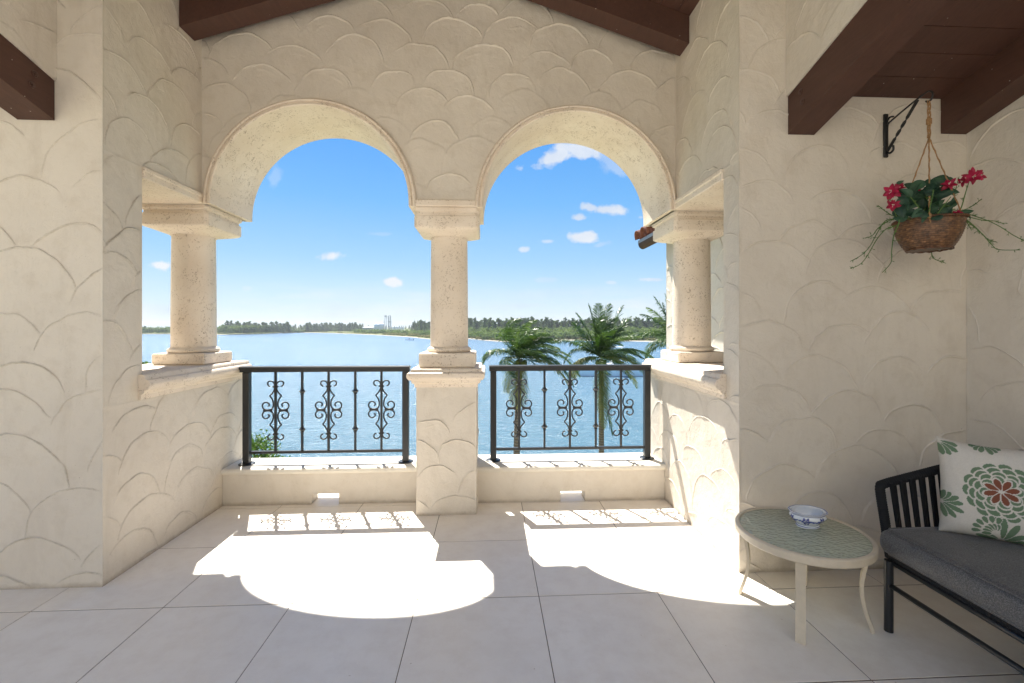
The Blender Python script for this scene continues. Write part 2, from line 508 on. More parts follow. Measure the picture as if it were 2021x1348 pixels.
# ------------------------------------------------------------------ mesh helpers
class MB:
    def __init__(s):
        s.v = []
        s.f = []

    def add(s, vs, fs):
        k = len(s.v)
        s.v.extend([tuple(p) for p in vs])
        s.f.extend([tuple(i + k for i in f) for f in fs])
        return s

    def box(s, a, b, bev=0.0):
        x0, y0, z0 = a
        x1, y1, z1 = b
        if bev <= 0:
            vs = [(x0, y0, z0), (x1, y0, z0), (x1, y1, z0), (x0, y1, z0), (x0, y0, z1), (x1, y0, z1), (x1, y1, z1), (x0, y1, z1)]
            return s.add(vs, [(0, 3, 2, 1), (4, 5, 6, 7), (0, 1, 5, 4), (1, 2, 6, 5), (2, 3, 7, 6), (3, 0, 4, 7)])
        e = bev
        vs = []
        for (z, o) in ((z0, e), (z0 + e, 0), (z1 - e, 0), (z1, e)):
            vs += [(x0 + o, y0 + o, z), (x1 - o, y0 + o, z), (x1 - o, y1 - o, z), (x0 + o, y1 - o, z)]
        # chamfer the vertical edges too
        vs2 = []
        fs = []
        rings = []
        for (z, o) in ((z0, e), (z0 + e, 0), (z1 - e, 0), (z1, e)):
            ring = [(x0 + o + e, y0 + o, z), (x1 - o - e, y0 + o, z), (x1 - o, y0 + o + e, z), (x1 - o, y1 - o - e, z),
                    (x1 - o - e, y1 - o, z), (x0 + o + e, y1 - o, z), (x0 + o, y1 - o - e, z), (x0 + o, y0 + o + e, z)]
            rings.append(list(range(len(vs2), len(vs2) + 8)))
            vs2 += ring
        for a_, b_ in zip(rings, rings[1:]):
            for k in range(8):
                fs.append((a_[k], a_[(k + 1) % 8], b_[(k + 1) % 8], b_[k]))
        fs.append(tuple(reversed(rings[0])))
        fs.append(tuple(rings[-1]))
        return s.add(vs2, fs)

    def tube(s, pts, r, seg=8, cap=True, r2=None, closed=False, flat=1.0):
        pts = [Vector(p) for p in pts]
        n = len(pts)
        rs = r if isinstance(r, (list, tuple)) else [r + ((r2 - r) * k / (n - 1) if r2 is not None else 0) for k in range(n)]
        vs = []
        t0 = (pts[1] - pts[0]).normalized()
        up = Vector((0, 0, 1)) if abs(t0.z) < 0.9 else Vector((1, 0, 0))
        nx = t0.cross(up).normalized()
        for k in range(n):
            if closed:
                t = (pts[(k + 1) % n] - pts[k - 1]).normalized()
            else:
                t = (pts[min(k + 1, n - 1)] - pts[max(k - 1, 0)])
                t = t.normalized() if t.length > 1e-9 else t0
            nx = (nx - t * nx.dot(t))
            nx = nx.normalized() if nx.length > 1e-6 else t.orthogonal().normalized()
            ny = t.cross(nx)
            for j in range(seg):
                a = 2 * pi * j / seg
                vs.append(pts[k] + nx * cos(a) * rs[k] + ny * sin(a) * rs[k] * flat)
        fs = []
        for k in range(n if closed else n - 1):
            for j in range(seg):
                a, b = k * seg + j, k * seg + (j + 1) % seg
                c, d = ((k + 1) % n) * seg + (j + 1) % seg, ((k + 1) % n) * seg + j
                fs.append((a, b, c, d))
        if cap and not closed:
            fs.append(tuple(reversed(range(seg))))
            fs.append(tuple(range((n - 1) * seg, n * seg)))
        return s.add(vs, fs)

    def lathe(s, prof, c=(0, 0, 0), seg=48, sx=1.0, sy=1.0, cap=True):
        vs = []
        for r, z in prof:
            for j in range(seg):
                a = 2 * pi * j / seg
                vs.append((c[0] + r * cos(a) * sx, c[1] + r * sin(a) * sy, c[2] + z))
        fs = []
        for k in range(len(prof) - 1):
            for j in range(seg):
                fs.append((k * seg + j, k * seg + (j + 1) % seg, (k + 1) * seg + (j + 1) % seg, (k + 1) * seg + j))
        if cap:
            fs.append(tuple(reversed(range(seg))))
            fs.append(tuple(range((len(prof) - 1) * seg, len(prof) * seg)))
        return s.add(vs, fs)

    def loops(s, rings, cap=True):
        n = len(rings[0])
        vs = [p for r in rings for p in r]
        fs = []
        for k in range(len(rings) - 1):
            for j in range(n):
                fs.append((k * n + j, k * n + (j + 1) % n, (k + 1) * n + (j + 1) % n, (k + 1) * n + j))
        if cap:
            fs.append(tuple(reversed(range(n))))
            fs.append(tuple(range((len(rings) - 1) * n, len(rings) * n)))
        return s.add(vs, fs)

    def sq(s, cx, cy, hx, hy, prof):
        return s.loops([[(cx - hx - o, cy - hy - o, z), (cx + hx + o, cy - hy - o, z), (cx + hx + o, cy + hy + o, z), (cx - hx - o, cy + hy + o, z)] for o, z in prof])

    def extr(s, prof, a, b, wfn):
        """extrude a closed 2-D profile (p, q) from t=a to t=b; wfn(p,q,t)->point"""
        n = len(prof)
        vs = [wfn(p, q_, a) for p, q_ in prof] + [wfn(p, q_, b) for p, q_ in prof]
        fs = [(k, (k + 1) % n, n + (k + 1) % n, n + k) for k in range(n)]
        fs += [tuple(reversed(range(n))), tuple(range(n, 2 * n))]
        return s.add(vs, fs)

    def mesh(s, name, m, smooth=False, angle=None):
        me = bpy.data.meshes.new(name)
        me.from_pydata(s.v, [], s.f)
        if m:
            me.materials.append(m)
        import bmesh
        bm = bmesh.new()
        bm.from_mesh(me)
        bmesh.ops.recalc_face_normals(bm, faces=bm.faces)
        bm.to_mesh(me)
        bm.free()
        if smooth or angle:
            me.shade_smooth()
            if angle:
                try:
                    me.set_sharp_from_angle(angle=angle)
                except Exception:
                    pass
        return me

    def build(s, name, m, parent=None, smooth=False, angle=None):
        return link(name, s.mesh(name, m, smooth, angle), parent)


def link(name, me, parent=None):
    o = bpy.data.objects.new(name, me)
    col.objects.link(o)
    if parent is not None:
        o.parent = parent
        # meshes are written in world coordinates unless the parent was placed by dup()
        if parent.get('_w', 0):
            o.matrix_parent_inverse = Matrix.Translation(-Vector(parent.location))
    return o


def tag(o, label=None, cat=None, group=None, kind=None):
    if label: o['label'] = label
    if cat: o['category'] = cat
    if group: o['group'] = group
    if kind: o['kind'] = kind
    return o


def empty(name, loc, label, cat, group=None, world=True):
    """Empty at the thing's base. world=True: children meshes are written in world coordinates."""
    o = bpy.data.objects.new(name, None)
    o.empty_display_size = 0.1
    o.location = loc
    col.objects.link(o)
    if world:
        o['_w'] = 1
    return tag(o, label, cat, group)


def noisegrid(rng, nu, nv, cell):
    gu, gv = max(2, int(nu / cell) + 3), max(2, int(nv / cell) + 3)
    g = rng.random((gu, gv))
    x = np.arange(nu) / cell
    y = np.arange(nv) / cell
    i, j = x.astype(int), y.astype(int)
    fx, fy = x - i, y - j
    fx = fx * fx * (3 - 2 * fx)
    fy = fy * fy * (3 - 2 * fy)
    a = g[np.ix_(i, j)]; b_ = g[np.ix_(i + 1, j)]; c = g[np.ix_(i, j + 1)]; d = g[np.ix_(i + 1, j + 1)]
    FX, FY = fx[:, None], fy[None, :]
    return (a * (1 - FX) + b_ * FX) * (1 - FY) + (c * (1 - FX) + d * FX) * FY


def scallops(us, vs, seed, R, du, dv, amp=1.0):
    """fish-scale trowel marks: height and ridge fields over the grid us x vs (metres)"""
    rng = np.random.default_rng(seed)
    nu, nv = len(us), len(vs)
    res = us[1] - us[0]
    H = np.zeros((nu, nv)); G = np.zeros((nu, nv)); arcs = []
    U, V = np.meshgrid(us, vs, indexing='ij')
    rows = np.arange(vs[-1] + R, vs[0] - 1.5 * R, -dv)
    warp = (noisegrid(rng, nu, nv, 0.09 / res) - .5) * 0.022 + (noisegrid(rng, nu, nv, 0.03 / res) - .5) * 0.005
    for ri, vc in enumerate(rows):
        off = (ri % 2) * du * 0.5 + rng.uniform(-.05, .05)
        for uc in np.arange(us[0] - R + off - du, us[-1] + R + du, du):
            cu = uc + rng.uniform(-.16, .16) * du
            cv = vc + rng.uniform(-.22, .22) * dv - R * 0.35
            r = R * rng.uniform(.78, 1.17)
            asp = rng.uniform(.88, 1.12)
            sh = rng.uniform(-.12, .12)
            i0, i1 = np.searchsorted(us, cu - r * 1.25), np.searchsorted(us, cu + r * 1.25)
            j0, j1 = np.searchsorted(vs, cv - r * 1.3), np.searchsorted(vs, cv + r * 1.3)
            if i1 <= i0 or j1 <= j0:
                continue
            u = U[i0:i1, j0:j1] - cu; v = (V[i0:i1, j0:j1] - cv) * asp + sh * u
            d = np.sqrt(u * u + v * v) + warp[i0:i1, j0:j1]
            t = d / r
            ang = np.arctan2(v, u)
            inside = (t < 1.0)
            h = H[i0:i1, j0:j1]; g = G[i0:i1, j0:j1]
            # inside of a scale: shallow dish rising to the rim, slight random tilt
            tl, ph = rng.uniform(0, .0016), rng.uniform(0, 2 * pi)
            new = -0.0030 + 0.0040 * np.clip(t, 0, 1) ** 4 + tl * (u * cos(ph) + v * sin(ph)) / r
            wgt = np.clip((1 - t) / .07, 0, 1)
            low = np.clip(.5 - v / r, 0, 1) * .55
            wgt = np.clip((1 - t) / (.035 + low), 0, 1)
            wgt = wgt * wgt * (3 - 2 * wgt)
            h[inside] = (h * (1 - wgt) + new * wgt)[inside]; g[inside] *= (1 - wgt)[inside]
            # ridge pushed up along the upper rim; fades towards its ends
            p0, wd = rng.uniform(.33, .67) * pi, rng.uniform(.8, 1.25)
            k = np.clip(1.25 - np.abs(ang - p0) / wd, 0, 1) ** .6 * (ang > -.35) * (ang < pi + .35)
            k *= 0.55 + 0.65 * noisegrid(rng, h.shape[0], h.shape[1], 0.05 / res)
            s = rng.uniform(.0030, .0042)
            arcs.append((cu, cv, r, asp, sh, p0, wd, seed * 999 + len(arcs)))
            rid = np.exp(-((d - r) / s) ** 2) * k
            hh = rng.uniform(.35, 1.2)
            h += rid * 0.0050 * hh * amp
            g[:] = np.maximum(g, rid * min(1, hh))
            if rng.random() < 0.45:      # a second pass of the trowel inside the scale
                r2 = r * rng.uniform(.72, .9)
                p1 = rng.uniform(.2, .8) * pi
                d2 = np.sqrt((u - r * .05) ** 2 + (v + r * .04) ** 2) + warp[i0:i1, j0:j1] * 1.8
                k2 = np.clip(1 - np.abs(ang - p1) / .6, 0, 1)
                h += np.exp(-((d2 - r2) / .004) ** 2) * k2 * 0.0030 * amp
                h += (d2 < r2) * k2 * -0.0006
            if rng.random() < 0.35:      # drag mark
                a0 = rng.uniform(0, pi)
                q_ = u * sin(a0) - v * cos(a0) + warp[i0:i1, j0:j1] * 4
                al = u * cos(a0) + v * sin(a0)
                h += np.exp(-(q_ / .005) ** 2) * np.clip(1 - np.abs(al - r * .25) / (r * .35), 0, 1) * inside * .0028 * amp
    H += (noisegrid(rng, nu, nv, 0.16 / res) - .5) * 0.0035
    H += (noisegrid(rng, nu, nv, 0.035 / res) - .5) * 0.0010

    def samp(F, u, v):
        return F[int(min(max((u - us[0]) / res, 0), nu - 1)), int(min(max((v - vs[0]) / res, 0), nv - 1))]
    strips = []          # lists of (u, v, nu, nv, height, width)
    for i, (cu, cv, r, asp, sh, p0, wd, sd2) in enumerate(arcs):
        rg_ = random.Random(sd2)
        cur = []
        hh = rg_.uniform(.45, 1.15)
        later = [a for a in arcs[i + 1:] if abs(a[0] - cu) < r + a[2] and abs(a[1] - cv) < r + a[2] + .05]
        nseg = 64
        ph1, ph2 = rg_.uniform(0, 6), rg_.uniform(0, 6)
        for k in range(nseg + 1):
            an = -.25 + (pi + .5) * k / nseg
            x0_, y0_ = cos(an), sin(an)
            wv = samp(warp, cu + r * x0_, cv + r * y0_)
            pu = (r - wv) * x0_
            pv = ((r - wv) * y0_ - sh * pu) / asp
            U_, V_ = cu + pu, cv + pv
            kk = max(0, min(1, 1.3 - abs(an - p0) / wd)) ** .5
            kk *= .72 + .28 * sin(an * 7 + ph1) * sin(an * 17 + ph2)
            ok = us[0] + .006 < U_ < us[-1] - .006 and vs[0] + .006 < V_ < vs[-1] - .006 and kk > .05
            if ok:
                for a in later:
                    du_, dv_ = U_ - a[0], (V_ - a[1])
                    dv_ = dv_ * a[3] + a[4] * du_
                    if du_ * du_ + dv_ * dv_ < (a[2] - samp(warp, U_, V_)) ** 2:
                        ok = False
                        break
            if ok:
                cur.append((U_, V_, x0_, y0_, kk * hh * amp * rg_.uniform(.75, 1.25), samp(H, U_, V_)))
            else:
                if len(cur) > 3: strips.append(cur)
                cur = []
        if len(cur) > 3: strips.append(cur)
    return H, G, strips


def stucco_mesh(name, boxes, sheets, extra=None):
    """one wall as one mesh: solid boxes a few mm behind, trowelled relief sheets on the faces the terrace sees"""
    mb = MB()
    for a, b_ in boxes:
        mb.box(a, b_)
    if extra:
        extra(mb)
    AV = [np.array(mb.v, dtype=np.float64).reshape(-1, 3)]
    AF = []            # list of quads
    quads = [f for f in mb.f]
    G = [np.zeros(len(mb.v))]
    base = len(mb.v)
    for sh in sheets:
        (o, ua, va, n, u0, u1, v0, v1) = sh['f']
        res = sh.get('res', 0.0072)
        nu, nv = max(3, int(round((u1 - u0) / res)) + 1), max(3, int(round((v1 - v0) / res)) + 1)
        us, vs = np.linspace(u0, u1, nu), np.linspace(v0, v1, nv)
        H, g, strips = scallops(us, vs, sh['seed'], sh.get('R', .27), sh.get('du', .46), sh.get('dv', .2), sh.get('amp', 1.0))
        # die out at the edges so that neighbouring faces meet
        eu = np.minimum(us - us[0], us[-1] - us) / 0.012
        ev = np.minimum(vs - vs[0], vs[-1] - vs) / 0.012
        E = np.clip(np.minimum.outer(eu, ev), 0, 1)
        H = H * E
        o, ua, va, n = [np.array(x, float) for x in (o, ua, va, n)]
        P = o + us[:, None, None] * ua + vs[None, :, None] * va + H[:, :, None] * n
        idx = np.arange(nu * nv).reshape(nu, nv) + base
        q_ = np.stack([idx[:-1, :-1], idx[1:, :-1], idx[1:, 1:], idx[:-1, 1:]], -1).reshape(-1, 4)
        if np.dot(np.cross(ua, va), n) < 0:
            q_ = q_[:, ::-1]
        if 'mask' in sh:
            uc, vc = np.meshgrid((us[:-1] + us[1:]) / 2, (vs[:-1] + vs[1:]) / 2, indexing='ij')
            q_ = q_[sh['mask'](uc, vc).reshape(-1)]
        AV.append(P.reshape(-1, 3)); AF.append(q_); G.append(g.reshape(-1))
        base += nu * nv
        sv, sq_, sg_ = [], [], []
        for st in strips:
            if 'mask' in sh and not sh['mask'](np.array([p[0] for p in st]), np.array([p[1] for p in st])).all():
                continue
            m_ = len(st)
            for k, (U_, V_, nx_, ny_, hk, hb) in enumerate(st):
                tp = min(1, k / 3, (m_ - 1 - k) / 3)
                hk2 = (.0010 + .0088 * hk) * tp
                wd_ = sh.get('wd', 1.0)
                for off, hh_ in ((.0048 * wd_, -.0006), (.0014 * wd_, hk2), (-.0014 * wd_, hk2 * .9), (-.0075 * wd_, -.0006)):
                    sv.append(o + (U_ + nx_ * off) * ua + (V_ + ny_ * off) * va + (hb + hh_ + .0003) * n)
                    sg_.append(.8 if hh_ > 0 else .35)
            k0 = base + len(sv) - 4 * m_
            for k in range(m_ - 1):
                for c_ in range(3):
                    a_ = k0 + 4 * k + c_
                    sq_.append((a_, a_ + 4, a_ + 5, a_ + 1))
        if sv:
            sv = np.array(sv); sq_ = np.array(sq_)
            # orient outwards
            fa_, fb_, fc_ = sv[sq_[0][0] - base], sv[sq_[0][1] - base], sv[sq_[0][2] - base]
            if np.dot(np.cross(fb_ - fa_, fc_ - fa_), n) < 0:
                sq_ = sq_[:, ::-1]
            AV.append(sv); AF.append(sq_); G.append(np.array(sg_)); base += len(sv)
    V = np.concatenate(AV); Gr = np.concatenate(G)
    me = bpy.data.meshes.new(name)
    nq0 = len(quads)
    Fq = np.concatenate(AF) if AF else np.zeros((0, 4), int)
    loops_ = [i for f in quads for i in f]
    sizes = [len(f) for f in quads] + [4] * len(Fq)
    loops_ = np.concatenate([np.array(loops_, dtype=np.int32), Fq.reshape(-1).astype(np.int32)])
    starts = np.concatenate([[0], np.cumsum(sizes)[:-1]]).astype(np.int32)
    me.vertices.add(len(V)); me.vertices.foreach_set('co', V.reshape(-1).astype(np.float32))
    me.loops.add(len(loops_)); me.loops.foreach_set('vertex_index', loops_)
    me.polygons.add(len(sizes)); me.polygons.foreach_set('loop_start', starts)
    sm = np.concatenate([np.zeros(nq0, bool), np.ones(len(Fq), bool)])
    me.update(calc_edges=True)
    me.polygons.foreach_set('use_smooth', sm)
    at = me.attributes.new('groove', 'FLOAT', 'POINT')
    at.data.foreach_set('value', Gr.astype(np.float32))
    me.materials.append(M['stucco'])
    me.validate()
    return me


# ------------------------------------------------------------------ key dimensions (metres)
XL, XR = -2.15, 1.475          # inner faces of the alcove's side walls
YL, YR = 2.65, 2.61            # near ends of the side walls / wing walls
YF, YB = 3.53, 4.10            # arch wall front and back
AC = ((-1.344, 2.39), (0.688, 2.39))   # arch centres x, z
RI, RO = 0.733, 0.79
PX0, PX1 = -0.555, -0.095      # central pier
TH = 0.50                      # side wall thickness
ZS = 0.30                      # sill top
RX = -0.34                     # ridge x
RIDGE = 4.34
PITCH = 0.33
YROOF = 0.25                   # unseen rear edge of the terrace roof, cut short to admit sky light


def zceil(x):                  # underside of the gable boards
    return RIDGE - PITCH * abs(x - RX)


# ------------------------------------------------------------------ floor
fl = MB().box((-4.6, -2.6, -0.30), (4.4, 4.12, -0.0022)).build('floor', M['grout'])
tag(fl, 'pale porcelain tiled terrace floor', kind='structure')
GX, GY, TS = -1.03, 2.44, 0.65
tl = MB().box((-TS / 2 + .0022, -TS / 2 + .0036, -0.011), (TS / 2 - .0022, TS / 2 - .0036, 0.0), 0.0009).mesh('tile', M['tile'])
for i in range(-6, 9):
    for j in range(-8, 3):
        x, y = GX + (i + .5) * TS, GY + (j + .5) * TS
        if x < -4.3 or x > 4.1 or y > 4.1:
            continue
        o = bpy.data.objects.new('tile', tl)
        col.objects.link(o)
        o.parent = fl
        o.location = (x + random.uniform(-.0005, .0005), y, random.uniform(-.0004, .0004))
        o.rotation_euler = (random.uniform(-.0003, .0003), random.uniform(-.0003, .0003), 0)

# ------------------------------------------------------------------ arch wall
def arch_solid(mb):
    xs = set([-2.65, XL - .0, 1.975, PX0, PX1])
    for cx, cz in AC:
        for k in range(49):
            xs.add(round(cx - (RO - .02) * cos(pi * k / 48), 5))
    xs = sorted(xs)

    def zb(x):
        for cx, cz in AC:
            d = abs(x - cx)
            if d < RO - .02 - 1e-4:
                return cz + sqrt((RO - .02) ** 2 - d * d)
        return 2.372
    y0, y1 = YF + .006, YB
    for a, b_ in zip(xs, xs[1:]):
        za, zb_ = zb(a), zb(b_)
        # at the springing of an arch the strip uses the arch side value
        mid = (a + b_) / 2
        ina = any(abs(mid - cx) < RO - .02 for cx, cz in AC)
        if ina:
            if za == 2.372: za = 2.39
            if zb_ == 2.372: zb_ = 2.39
        else:
            za = zb_ = 2.372
        ta, tb = zceil(a) + .03, zceil(b_) + .03
        mb.add([(a, y0, za), (b_, y0, zb_), (b_, y1, zb_), (a, y1, za), (a, y0, ta), (b_, y0, tb), (b_, y1, tb), (a, y1, ta)],
               [(0, 3, 2, 1), (4, 5, 6, 7), (0, 1, 5, 4), (2, 3, 7, 6)])


def arch_mask(u, v):
    m = np.ones(u.shape, bool)
    for cx, cz in AC:
        m &= ~(((u - cx) ** 2 + (v - cz) ** 2) < (RO - .012) ** 2) | False
        m &= ~((np.abs(u - cx) < RO - .012) & (v < cz))
    m &= v < (RIDGE - PITCH * np.abs(u - RX)) + .02
    return m


me = stucco_mesh('arch_wall', [], [dict(f=((0, YF, 0), (1, 0, 0), (0, 0, 1), (0, -1, 0), XL, XR, 2.40, 4.36), seed=11, R=.235, du=.46, dv=.185, amp=1.3, wd=1.5, mask=arch_mask)], arch_solid)
aw = link('arch_wall', me)
tag(aw, 'cream scalloped stucco gable wall pierced by the two round arches above the water view', 'wall')
for k, (cx, cz) in enumerate(AC):
    prof = [(4.115, RI), (4.115, RO), (3.60, RO), (3.52, RO + .002), (3.506, RO - .004), (3.50, RO - .014), (3.503, RO - .024), (3.514, RO - .027), (3.516, RO - .032),
            (3.505, RO - .036), (3.502, RI + .008), (3.508, RI + .001), (3.53, RI)]
    prof = prof + [(3.7, RI), (3.9, RI)]
    mb = MB()
    rings = []
    n = 72
    for j in range(-1, n + 2):
        if j == -1:
            a, dz = 0, -.018
        elif j == n + 1:
            a, dz = pi, -.018
        else:
            a, dz = pi * j / n, 0
        rings.append([(cx + r * cos(a), y, cz + r * sin(a) + dz) for y, r in prof])
    mb.loops(rings)
    mb.build('arch_moulding', M['stone'], aw, angle=radians(40))
MB().box((AC[0][0] + RO - .004, 3.502, 2.374), (AC[1][0] - RO + .004, 3.60, 2.425), .006).build('string_course', M['stone'], aw)

# ------------------------------------------------------------------ side walls with openings
def side_wall(s):
    if s < 0:
        X, Y0, yj, xo, nx = XL, YL, 2.94, XL - TH, 1
    else:
        X, Y0, yj, xo, nx = XR, YR, 2.79, XR + TH, -1
    e = .005 * nx
    xi = X - e
    lo, hi = min(xi, xo), max(xi, xo)
    xend = -4.4 if s < 0 else 3.2
    top = 3.9
    boxes = [((lo, yj, 2.432), (hi, YF + .004, top)),
             ((lo, yj, -0.2), (hi, YB, 1.0)),
             ((min(xi, xend), Y0 + .005, -0.2), (max(xi, xend), yj - .001, top))]
    O = (X, 0, 0)
    ua, va, n = (0, 1, 0), (0, 0, 1), (nx, 0, 0)
    sd_ = 20 if s < 0 else 40
    sheets = [dict(f=(O, ua, va, n, Y0, YF, 2.44, 3.9), seed=sd_, R=.24, du=.42, dv=.2, amp=.6),
              dict(f=(O, ua, va, n, Y0, yj, 0.995, 2.44), seed=sd_ + 1, R=.24, du=.42, dv=.2, amp=.42),
              dict(f=(O, ua, va, n, Y0, YB, 0.0, 0.995), seed=sd_ + 2, R=.24, du=.42, dv=.2, amp=.42)]
    if s < 0:
        sheets.append(dict(f=((0, Y0, 0), (1, 0, 0), (0, 0, 1), (0, -1, 0), -3.05, X, 0, 3.6), seed=sd_ + 3, R=.29, du=.54, dv=.25, amp=.75))
    else:
        sheets.append(dict(f=((0, Y0, 0), (1, 0, 0), (0, 0, 1), (0, -1, 0), X, 2.9, 0, 3.6), seed=sd_ + 3, R=.245, du=.45, dv=.21, amp=.95, wd=1.2))
    me = stucco_mesh('side_wall', boxes, sheets)
    o = link('side_wall', me)
    side = 'left' if s < 0 else 'right'
    tag(o, ('cream scalloped stucco wall left of the arches with an open side window and a column corner' if s < 0 else
            'cream scalloped stucco wall right of the arches, behind the hanging flower basket and round table'), 'wall')
    # moulded stone ledge of the side window
    P = [(-TH - .05, 1.0), (0.0, 1.0), (.012, 1.0), (.016, 1.03), (.032, 1.04), (.036, 1.056), (.056, 1.062), (.068, 1.082), (.068, 1.102), (.056, 1.120), (.040, 1.126), (.036, 1.146), (.028, 1.155), (-TH - .05, 1.157)]
    mb = MB().extr(P, yj - .03, YB + .03, lambda p, q_, t: (X + nx * p, t, q_))
    mb.build('stone_ledge', M['stone'], o, angle=radians(35))
    # stone lining of the window head
    mb = MB()
    a, b_ = X + nx * .012, xo - nx * .01
    mb.box((min(a, b_), yj, 2.374), (max(a, b_), 3.545, 2.43), .006)
    mb.box((min(X + nx * .02, X - nx * .05), yj, 2.415), (max(X + nx * .02, X - nx * .05), 3.54, 2.447), .006)
    mb.build('window_head', M['stone'], o)
    return o


side_wall(-1)
side_wall(1)

# ------------------------------------------------------------------ columns
def ring_blend(cx, cy, h, r, t, z, n=64):
    """t=0 square of half-size h, t=1 circle of radius r"""
    out = []
    for k in range(n):
        a = 2 * pi * (k + .5) / n
        c, s_ = cos(a), sin(a)
        m = h / max(abs(c), abs(s_))
        out.append((cx + c * (m * (1 - t) + r * t), cy + s_ * (m * (1 - t) + r * t), z))
    return out


def column(cx, cy, ph, label, corner=0):
    e = empty('stone_column', (cx, cy, 1.13), label, 'column', 'round coral stone columns under the arches')
    zb_ = 1.13 if corner == 0 else 1.157
    MB().box((cx - ph, cy - ph, zb_ + .0005), (cx + ph, cy + ph, 1.245), .008).build('plinth', M['stone'], e)
    MB().lathe([(.150, 1.2455), (.168, 1.247), (.178, 1.256), (.180, 1.266), (.174, 1.278), (.163, 1.284), (.158, 1.287), (.156, 1.292)], (cx, cy, 0), 64).build('base_ring', M['stone'], e, angle=radians(50))
    prof = [(.1545 - .006 * (k / 12) ** 1.6, 1.2925 + (2.172 - 1.2925) * k / 12) for k in range(13)]
    MB().lathe(prof, (cx, cy, 0), 72).build('shaft', M['stone'], e, angle=radians(50))
    H = .25
    rg = [ring_blend(cx, cy, .2, .158, 1, 2.1725), ring_blend(cx, cy, .2, .166, 1, 2.18), ring_blend(cx, cy, .205, .18, .75, 2.188), ring_blend(cx, cy, .225, .2, .35, 2.200),
          ring_blend(cx, cy, .238, .2, 0, 2.214), ring_blend(cx, cy, H - .003, .2, 0, 2.222), ring_blend(cx, cy, H, .2, 0, 2.228), ring_blend(cx, cy, H, .2, 0, 2.308), ring_blend(cx, cy, H - .012, .2, 0, 2.314),
          ring_blend(cx, cy, H - .012, .2, 0, 2.335), ring_blend(cx, cy, H + .004, .2, 0, 2.345), ring_blend(cx, cy, H + .004, .2, 0, 2.371)]
    MB().loops(rg).build('capital', M['stone'], e, angle=radians(35))
    return e


column(-2.375, 3.80, .195, 'thick round stone column at the left corner of the alcove, beside the left arch', -1)
column(-0.325, 3.785, .218, 'round stone column standing on the central pier between the two arches')
column(1.728, 3.80, .195, 'warm lit round stone column at the right corner, in front of the neighbouring white wall', 1)

# ------------------------------------------------------------------ central pier
py0, py1 = 3.525, 4.045
me = stucco_mesh('pier', [((PX0 + .005, py0 + .005, 0), (PX1 - .005, py1, .99))],
                 [dict(f=((0, py0, 0), (1, 0, 0), (0, 0, 1), (0, -1, 0), PX0, PX1, 0, .99), seed=61, R=.19, du=.34, dv=.24, res=.005),
                  dict(f=((PX0, 0, 0), (0, 1, 0), (0, 0, 1), (-1, 0, 0), py0, py1, 0, .99), seed=62, R=.2, du=.36, dv=.2, res=.008),
                  dict(f=((PX1, 0, 0), (0, 1, 0), (0, 0, 1), (1, 0, 0), py0, py1, 0, .99), seed=63, R=.2, du=.36, dv=.2, res=.008)])
pier = link('stucco_pier', me)
tag(pier, 'low square stucco pier between the two iron railings carrying the middle column', 'pier')
pcx, pcy, phx, phy = (PX0 + PX1) / 2, (py0 + py1) / 2, (PX1 - PX0) / 2, (py1 - py0) / 2
MB().sq(pcx, pcy, phx, phy, [(.010, .985), (.014, 1.012), (.030, 1.020), (.034, 1.040), (.050, 1.046), (.062, 1.060), (.066, 1.078), (.062, 1.096), (.050, 1.104), (.040, 1.107), (.036, 1.124), (.028, 1.1295)]).build('pier_cap', M['stone'], pier, angle=radians(28))

# ------------------------------------------------------------------ low sills with drain slots
def sill(x0, x1, yf, dx0, dx1, label):
    e = empty('low_parapet', ((x0 + x1) / 2, yf, 0), label, 'parapet', 'low plastered parapets under the railings')
    zt = ZS - .034
    mb = MB()
    yb = yf + .14
    mb.box((x0, yf, 0), (dx0, yb, zt))
    mb.box((dx1, yf, 0), (x1, yb, zt))
    mb.box((dx0 - .0, yf, .085), (dx1 + .0, yb, zt))
    mb.build('parapet_body', M['stucco'], e)
    P = [(yf + .0, zt - .012), (yf - .010, zt - .012), (yf - .013, zt - .004), (yf - .022, zt), (yf - .026, zt + .010), (yf - .022, ZS - .008), (yf - .012, ZS), (YB - .005, ZS), (YB - .005, zt), (yf + .01, zt + .0005)]
    MB().extr(P, x0, x1, lambda p, q_, t: (t, p, q_)).build('coping', M['slab'], e, angle=radians(35))
    return e


sill(XL, PX0 + .004, 3.795, -1.445, -1.225, 'low cream parapet with a drain slot below the left railing')
sill(PX1 - .004, XR, 3.75, .595, .80, 'low cream parapet with a drain slot below the right railing')

# ------------------------------------------------------------------ roof timbers
SL = 0.29


def rafter_y(x0, x1, yw, z0, h, label, s):
    """beam running from the wing wall towards the viewer, rising"""
    e = empty('roof_beam', ((x0 + x1) / 2, yw, z0), label, 'beam', 'dark brown ceiling beams')
    yn = YROOF
    dz = SL * (yw - yn)
    v = []
    for y, z in ((yw, z0), (yn, z0 + dz)):
        v += [(x0, y, z), (x1, y, z), (x1, y, z + h), (x0, y, z + h)]
    mb = MB().add(v, [(0, 1, 2, 3), (7, 6, 5, 4), (0, 4, 5, 1), (1, 5, 6, 2), (2, 6, 7, 3), (3, 7, 4, 0)])
    mb.build('timber', M['wood'], e)
    if s:
        xx = x0 - .001 if s < 0 else x1 + .001
        for k, (yy, zz) in enumerate(((yw - .11, .165), (yw - .125, .095))):
            z = z0 + SL * (yw - yy) + zz
            b_ = MB()
            b_.tube([(xx - .004 * -s * -1, yy, z), (xx + .003 * s, yy, z)], .017, 16)
            b_.tube([(xx, yy, z), (xx + .010 * s, yy, z)], .009, 6)
            b_.build('bolt', M['bolt'], e)
    return e


